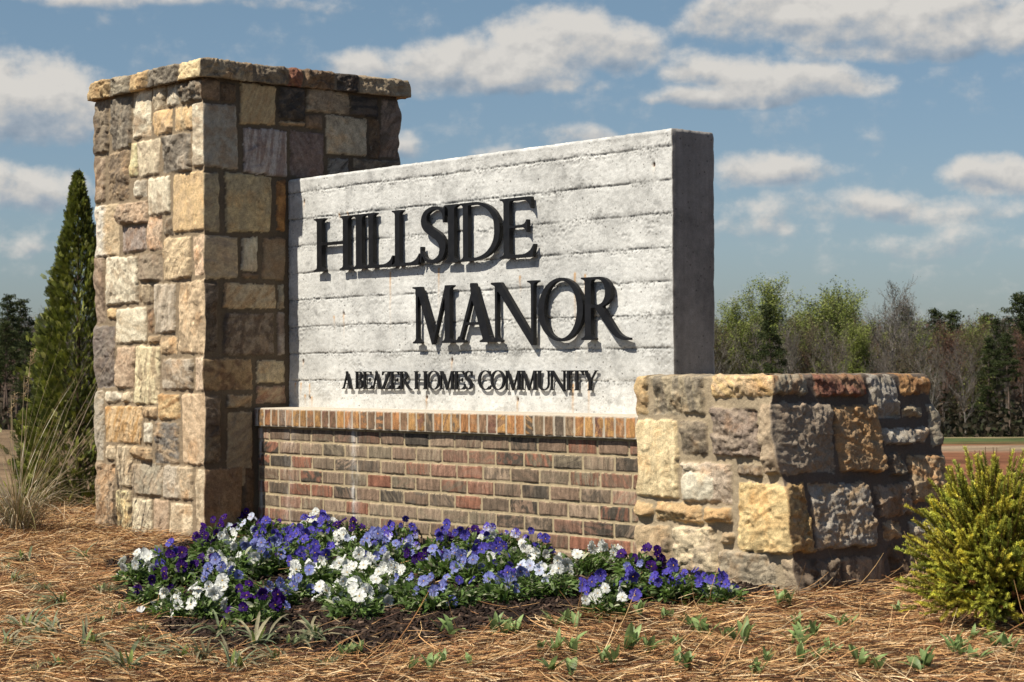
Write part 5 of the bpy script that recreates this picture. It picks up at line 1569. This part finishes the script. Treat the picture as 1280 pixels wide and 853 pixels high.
# ------------------------------------------------------------------ sprouts in the straw
def strip_blades(specs, K=6):
    """specs: list of (x,y, heading, length, width, rise, droop, colour)"""
    Vs, Fs, Cs = [], [], []
    for (x, y, a, L, W_, rise, droop, c) in specs:
        o = len(Vs)
        px, py, pz = x, y, 0.0
        el_ = rise
        for k in range(K):
            t = k / (K - 1); w = W_ / 2 * (math.sin(math.pi * min(1, t * .9 + .12)) ** .7)
            sx, sy = -math.sin(a), math.cos(a)
            Vs += [(px - sx * w, py - sy * w, pz + w * .5), (px, py, pz), (px + sx * w, py + sy * w, pz + w * .5)]
            cc = np.array(c) * (.8 + .35 * t); Cs += [cc, cc * .92, cc]
            st = L / (K - 1)
            px += math.cos(a) * math.cos(el_) * st; py += math.sin(a) * math.cos(el_) * st; pz += math.sin(el_) * st
            el_ -= droop / (K - 1)
        for k in range(K - 1):
            b = o + k * 3; Fs += [[b, b + 1, b + 4, b + 3], [b + 1, b + 2, b + 5, b + 4]]
    return np.array(Vs), np.array(Fs), np.array(Cs)
def broad_sprout(seed):
    r = random.Random(seed); sp = []
    for c_ in range(r.choice([2, 3, 3])):
        cx, cy = r.uniform(-.035, .035), r.uniform(-.035, .035)
        for k in range(r.choice([3, 4, 5])):
            g = r.uniform(.8, 1.25)
            sp.append((cx, cy, r.uniform(0, 6.28), r.uniform(.055, .095), r.uniform(.016, .024), r.uniform(1.0, 1.45), r.uniform(.3, 1.0), (.25 * g, .34 * g, .12 * g)))
    V, F_, C = strip_blades(sp)
    return mesh_data('broad_leaf_sprout', V, F_, M_LEAF, C, smooth_=True)
def strappy(seed):
    r = random.Random(seed); sp = []
    base = r.uniform(0, 6.28)
    for k in range(r.choice([14, 18, 22])):
        g = r.uniform(.7, 1.3); col = (.19, .225, .115) if r.random() < .65 else (.36, .32, .19)
        sp.append((r.uniform(-.03, .03), r.uniform(-.03, .03), base + r.gauss(0, .9), r.uniform(.10, .19), r.uniform(.008, .013), r.uniform(.4, 1.1), r.uniform(.9, 2.1), tuple(np.array(col) * g)))
    for k in range(3):
        g = r.uniform(.8, 1.2)
        sp.append((r.uniform(-.02, .02), r.uniform(-.02, .02), r.uniform(0, 6.28), r.uniform(.05, .08), .012, 1.35, .3, (.22 * g, .28 * g, .07 * g)))
    V, F_, C = strip_blades(sp)
    return mesh_data('strappy_leaf_clump', V, F_, M_LEAF, C, smooth_=True)
bm_ = [broad_sprout(700 + i) for i in range(7)]; sm_ = [strappy(750 + i) for i in range(7)]
BROAD = [(797, 776), (831, 778), (868, 794), (883, 801), (844, 817), (797, 821), (913, 803), (926, 811), (981, 762), (993, 788), (995, 813), (1014, 805), (1010, 833), (1034, 821), (1071, 835), (1087, 844), (960, 837), (948, 850),
 (1145, 844), (1194, 821), (1213, 829), (1249, 817), (1225, 809), (1268, 825), (555, 797), (616, 801), (634, 795), (706, 790), (682, 822), (709, 824), (549, 835), (587, 837), (443, 822), (429, 826), (526, 844), (702, 850), (760, 835), (1120, 770), (1060, 790), (860, 840)]
STRAP = [(7, 719), (20, 733), (56, 742), (105, 702), (79, 761), (128, 784), (150, 776), (184, 797), (66, 797), (33, 790), (276, 797), (364, 811), (394, 807), (256, 830), (348, 834), (295, 843), (157, 843), (72, 837), (230, 827), (30, 706), (320, 812), (180, 815), (110, 815), (10, 815), (410, 838), (128, 745), (215, 808), (45, 850)]
def place_small(px_list, meshes, name, desc, cat, group, big):
    rr_ = random.Random(len(px_list)); rec = []
    for i, (u, v) in enumerate(px_list):
        p = hand_ground(u, v)
        o = obj(name, meshes[i % len(meshes)])
        o.location = (p[0], p[1], float(ground_z(p[0], p[1])) + .012); o.rotation_euler = (0, 0, rr_.uniform(0, 6.28))
        s = rr_.uniform(.6, 1.25) * big; o.scale = (s, s, s * rr_.uniform(.7, 1.1)); o.rotation_euler[0] = rr_.gauss(0, .14); o.rotation_euler[1] = rr_.gauss(0, .14)
        rec.append((o, u, v))
    for lo, hi, nm in ((0, 790, 'far'), (790, 820, 'middle'), (820, 900, 'nearest')):
        r2 = sorted([t for t in rec if lo <= t[2] < hi], key=lambda t: t[1])
        for i, t in enumerate(r2): prop(t[0], f"{desc}, {ordinal(i, len(r2))} in the {nm} row", cat, group)
place_small(BROAD, bm_, 'broad_leaf_sprout', 'broad-leaved green sprout in the straw', 'sprout', 'broad-leaved sprouts in the pine straw', .85)
place_small(STRAP, sm_, 'strappy_leaf_clump', 'grey-green narrow-leaved clump in the straw', 'plant', 'clumps of narrow leaves in the pine straw', .82)

# ------------------------------------------------------------------ arborvitae behind the pillar
def build_arborvitae():
    r = np.random.default_rng(801); H = 2.07
    D = 12.3; x, y = at_dist(98, D); z = float(ground_z(x, y))
    root = empty('arborvitae', (x, y, z))
    n = 16000
    t = r.random(n) ** 1.15                              # height fraction, more low down
    Rm = .41 * (1 - t) ** .98 * (1 - .25 * np.exp(-((t) / .06) ** 2)) + .004
    a = r.uniform(0, 6.28, n)
    lump = 1 + .60 * fbm(a * 1.6, t * 11, 803, 4)
    q = Rm * lump * (1 - .55 * r.random(n) ** 2.2) * (1 + .30 * (r.random(n) < .10) * r.random(n))
    T = np.stack([np.cos(a) * q, np.sin(a) * q, .04 + t * (H - .06)], 1)
    kp = fbm(a * 2.2, t * 16, 805, 3) > -.30 + .0 * t
    a, t, Rm, T = a[kp], t[kp], Rm[kp], T[kp]; n = len(a)
    # frond: a flat spray of scale leaflets, local y outwards/up
    fr_v, fr_f = [], []
    def leafq(bx, by, an, L, W_, zz):
        o = len(fr_v); c, s = math.cos(an), math.sin(an)
        for (lx, ly) in ((-W_ / 2, 0), (W_ / 2, 0), (W_ * .35, L), (-W_ * .35, L)):
            fr_v.append((bx + lx * c + ly * s, by - lx * s + ly * c, zz))
        fr_f.append([o, o + 1, o + 2, o + 3])
    leafq(0, 0, 0, 1.0, .05, 0)
    for k in range(7):
        yb = .12 + k * .12; L = .42 * (1 - k * .09)
        for sgn in (-1, 1): leafq(0, yb, sgn * .75, L, .055, .02 * k * sgn); leafq(sgn * math.sin(.75) * L * .5, yb + math.cos(.75) * L * .5, sgn * .25, L * .5, .045, .03)
    fv, ff = np.array(fr_v), np.array(fr_f)
    d = np.stack([np.cos(a) * .8, np.sin(a) * .8, .75 + .9 * t], 1) + r.normal(0, .38, (n, 3))
    zh = np.stack([-np.sin(a), np.cos(a), 0 * a], 1) + r.normal(0, .5, (n, 3))
    M = orient(d, zh, r.uniform(.030, .070, n) * (1 - .3 * t))
    C = np.array([(.19, .22, .04), (.30, .32, .055), (.08, .10, .025), (.50, .50, .17)])[r.choice(4, n, p=[.4, .25, .25, .1])] * r.uniform(.6, 1.25, (n, 1))  # palest fronds stand in for sunlit specks, put into the colour
    parts = [scatter(fv, ff, M, T, C)]
    # loose leader at the tip
    m2 = 46; tt = r.random(m2); T2 = np.stack([r.normal(0, .010, m2), r.normal(0, .010, m2), H - .14 + tt * .15], 1)
    M2 = orient(np.stack([r.normal(0, .35, m2), r.normal(0, .35, m2), np.ones(m2)], 1), rand_dirs(m2, r), r.uniform(.02, .035, m2))
    parts.append(scatter(fv, ff, M2, T2, np.tile((.10, .10, .04), (m2, 1))))
    V, F_, C = merge(parts)
    obj('crown', mesh_data('crown', V, F_, M_CONIFER, C), root)
    sg = [(0, 0, -.05, 0, 0, H * .9, .022, .004)]
    for k in range(70):
        a = r.uniform(0, 6.28); h = r.uniform(.08, .9) * H; L = .30 * (1 - h / H) ** .8
        sg.append((0, 0, h, math.cos(a) * L, math.sin(a) * L, h + L * .7, .005, .002))
    obj('trunk', mesh_data('trunk', *tubes(sg, 5, (.11, .075, .05))[:2], M_BARK, tubes(sg, 5, (.11, .075, .05))[2]), root)
    prop(root, 'tall narrow dark green arborvitae standing behind the stone pillar', 'conifer')
build_arborvitae()

# ------------------------------------------------------------------ golden feathery shrub at the right
def build_shrub():
    r = np.random.default_rng(811)
    D = 6.35; x, y = at_dist(1243, D); z = float(ground_z(x, y))
    root = empty('golden_shrub', (x, y, z))
    # a plume: stem with short needles all round, tips paler, bases darkened as painted inner shade
    def plume(seed):
        q = np.random.default_rng(seed); n = 84
        t = np.linspace(.02, 1, n); an = np.arange(n) * 2.4
        L = .20 * (1 - .35 * t) * q.uniform(.8, 1.15, n)
        bend = .14 * t * t
        T = np.stack([bend, t, 0 * t], 1)
        d = np.stack([np.cos(an), .85 + 0 * an, np.sin(an)], 1)
        zh = q.normal(0, 1, (n, 3))
        tv = np.array([(-.13, 0, 0), (.13, 0, 0), (.12, .65, .04), (0, 1, .12)]); tf = np.array([[0, 1, 2, 3]])
        M = orient(d, zh, L)
        V, F_, C = scatter(tv, tf, M, T, np.stack([.30 + .95 * t] * 3, 1))
        stm = tubes([(0, 0, 0, .14, 1, 0, .014, .006)], 3, (.6, .6, .6))
        return merge([(V, F_, C), stm])
    pls = [plume(i) for i in range(4)]
    parts = []
    stems = []
    m_ = 520
    for i in range(m_):
        a = r.uniform(0, 6.28); e = r.uniform(-.12, 1.0) ** 1.0
        el_ = (e if e > 0 else e) * 1.45
        top = .58 * (.62 + .38 * max(0, math.sin(el_)))
        rad = .30
        dirv = np.array([math.cos(a) * math.cos(el_), math.sin(a) * math.cos(el_), math.sin(el_)])
        tipx = dirv * np.array([rad, rad, .46]) * r.uniform(.66, 1.08); base = np.array([0, 0, .10])
        tip = base + tipx + np.array([0, 0, .02])
        inner = base + (tip - base) * r.uniform(.25, .45)
        d0 = (tip - inner); L0 = np.linalg.norm(d0); d0 /= L0
        d0 = d0 + np.array([0, 0, .12]) + r.normal(0, .18, 3); d0 /= np.linalg.norm(d0)
        stems.append((*(base * .6), *inner, .004, .002)); stems.append((*inner, *(inner + d0 * L0), .002, .001))
        g = r.uniform(.7, 1.2)
        hh = np.clip((tip[2]) / .6, 0, 1)
        gold = np.array([(.68, .60, .08), (.50, .50, .07), (.28, .32, .05)][r.choice(3, p=[.4, .35, .25])]) * g
        # main plume and side plumes
        k = r.integers(5, 9)
        for j in range(k):
            f = j / k
            p0 = inner + d0 * L0 * (f * .85)
            if j == k - 1: dd = d0; p0 = inner + d0 * L0 * .75
            else:
                sd = rand_dirs(1, r)[0]; sd = sd - d0 * (sd @ d0); sd /= np.linalg.norm(sd) + 1e-9
                dd = d0 * .75 + sd * .65
            Lp = r.uniform(.050, .085) * (1 if j == k - 1 else .85)
            M = orient(dd[None], rand_dirs(1, r), [Lp])
            V, F_, C = pls[r.integers(0, 4)]
            V2 = V @ M[0].T + p0
            parts.append((V2, F_, C * gold))
    V, F_, C = merge(parts)
    obj('foliage', mesh_data('foliage', V, F_, M_CONIFER, C), root)
    t_ = tubes(stems, 4, (.16, .08, .04))
    obj('stems', mesh_data('stems', t_[0], t_[1], M_BARK, t_[2]), root)
    # brown dead sprigs low on the shrub
    parts = []
    for j in range(26):
        a = r.uniform(0, 6.28); p0 = np.array([math.cos(a) * r.uniform(.05, .2), math.sin(a) * r.uniform(.05, .2), r.uniform(.04, .2)])
        dd = np.array([math.cos(a), math.sin(a), r.uniform(-.6, .3)])
        M = orient(dd[None], rand_dirs(1, r), [r.uniform(.05, .08)]); V, F_, C = pls[j % 4]
        parts.append((V @ M[0].T + p0, F_, C * np.array((.22, .09, .035))))
    V, F_, C = merge(parts)
    o = obj('dead_sprigs', mesh_data('dead_sprigs', V, F_, M_CONIFER, C), root); o['label'] = 'rust-brown dead sprigs low in the shrub'
    prop(root, 'golden-green feathery shrub at the right edge in front of the pier', 'shrub')
build_shrub()

# ------------------------------------------------------------------ dry ornamental grass at the left
def build_grass_tuft():
    r = random.Random(821)
    D = 10.3; x, y = at_dist(22, D); z = float(ground_z(x, y))
    root = empty('dry_grass_clump', (x, y, z)); root.scale = (1.15, 1.15, 1.12)
    sp = []
    right = math.atan2(_rt[1], _rt[0])
    for k in range(420):
        a = r.uniform(0, 6.28); q = r.random() * .09
        long_ = r.random() < .10
        L = r.uniform(.5, .95) if long_ else r.uniform(.15, .5)
        head = a if not long_ else right + r.gauss(0, .5) + (math.pi if r.random() < .3 else 0)
        col = r.choice([(.42, .33, .20), (.50, .42, .28), (.33, .25, .14), (.55, .48, .36), (.24, .22, .09)])
        sp.append((math.cos(a) * q, math.sin(a) * q, head, L, r.uniform(.0028, .0048), r.uniform(1.0, 1.5), r.uniform(.1, .8) if long_ else r.uniform(.6, 2.4), col))
    for (L, rise, dr) in ((1.15, 1.13, .12), (1.1, 1.02, .15), (.95, 1.2, .2), (.85, .75, .55), (.8, .62, .7), (.75, .5, .6), (.9, 1.3, .1), (1.0, 1.42, .12), (.95, 1.36, .15), (1.02, .95, .1), (.6, .35, .5)):
        sp.append((r.uniform(-.05, .05), r.uniform(-.05, .05), right + r.gauss(0, .15), L, .0050, rise, dr, (.55, .47, .34)))
    V, F_, C = strip_blades(sp, 9)
    obj('blades', mesh_data('blades', V, F_, M_DRY, C), root)
    # seed heads on upright stalks
    for (hx, hz, ln) in ((.03, .62, .12), (-.03, .55, .10), (.06, .78, .07)):
        sp = []
        for k in range(40):
            t = k / 40
            sp.append((math.cos(right) * (hx + t * .02), math.sin(right) * (hx + t * .02), r.uniform(0, 6.28), r.uniform(.014, .028), .005, .5, 1.0, (.48, .37, .22)))
        V, F_, C = strip_blades(sp, 3)
        V[:, 2] += np.repeat(np.linspace(hz, hz + ln, 40), 9)
        hd = obj('seed_head', mesh_data('seed_head', V, F_, M_DRY, C), root)
        t_ = tubes([(0, 0, 0, math.cos(right) * hx, math.sin(right) * hx, hz + ln * .9, .0022, .0012)], 4, (.45, .36, .22))
        obj('stalk', mesh_data('stalk', t_[0], t_[1], M_DRY, t_[2]), hd)
    prop(root, 'dry straw-coloured ornamental grass clump at the left edge by the dark conifer', 'grass clump')
build_grass_tuft()
# a fallen white petal lying in the straw at the left
pp_ = hand_ground(177, 783)
pv, pf, _k = petal(0, 0, .020, .022, .4, .25, .003, 5, 0)
pf = [q[:3] if q[2] == q[3] else q for q in pf]
po = obj('fallen_petal', mesh_data('fallen_petal', np.array(pv), pf, M_PETAL, np.tile((.78, .78, .74), (len(pv), 1))))
po.location = (pp_[0], pp_[1], float(ground_z(pp_[0], pp_[1])) + .045); po.rotation_euler = (.9, .1, .8)
prop(po, 'single fallen white petal caught on the narrow leaves at lower left', 'petal')
print('all done')
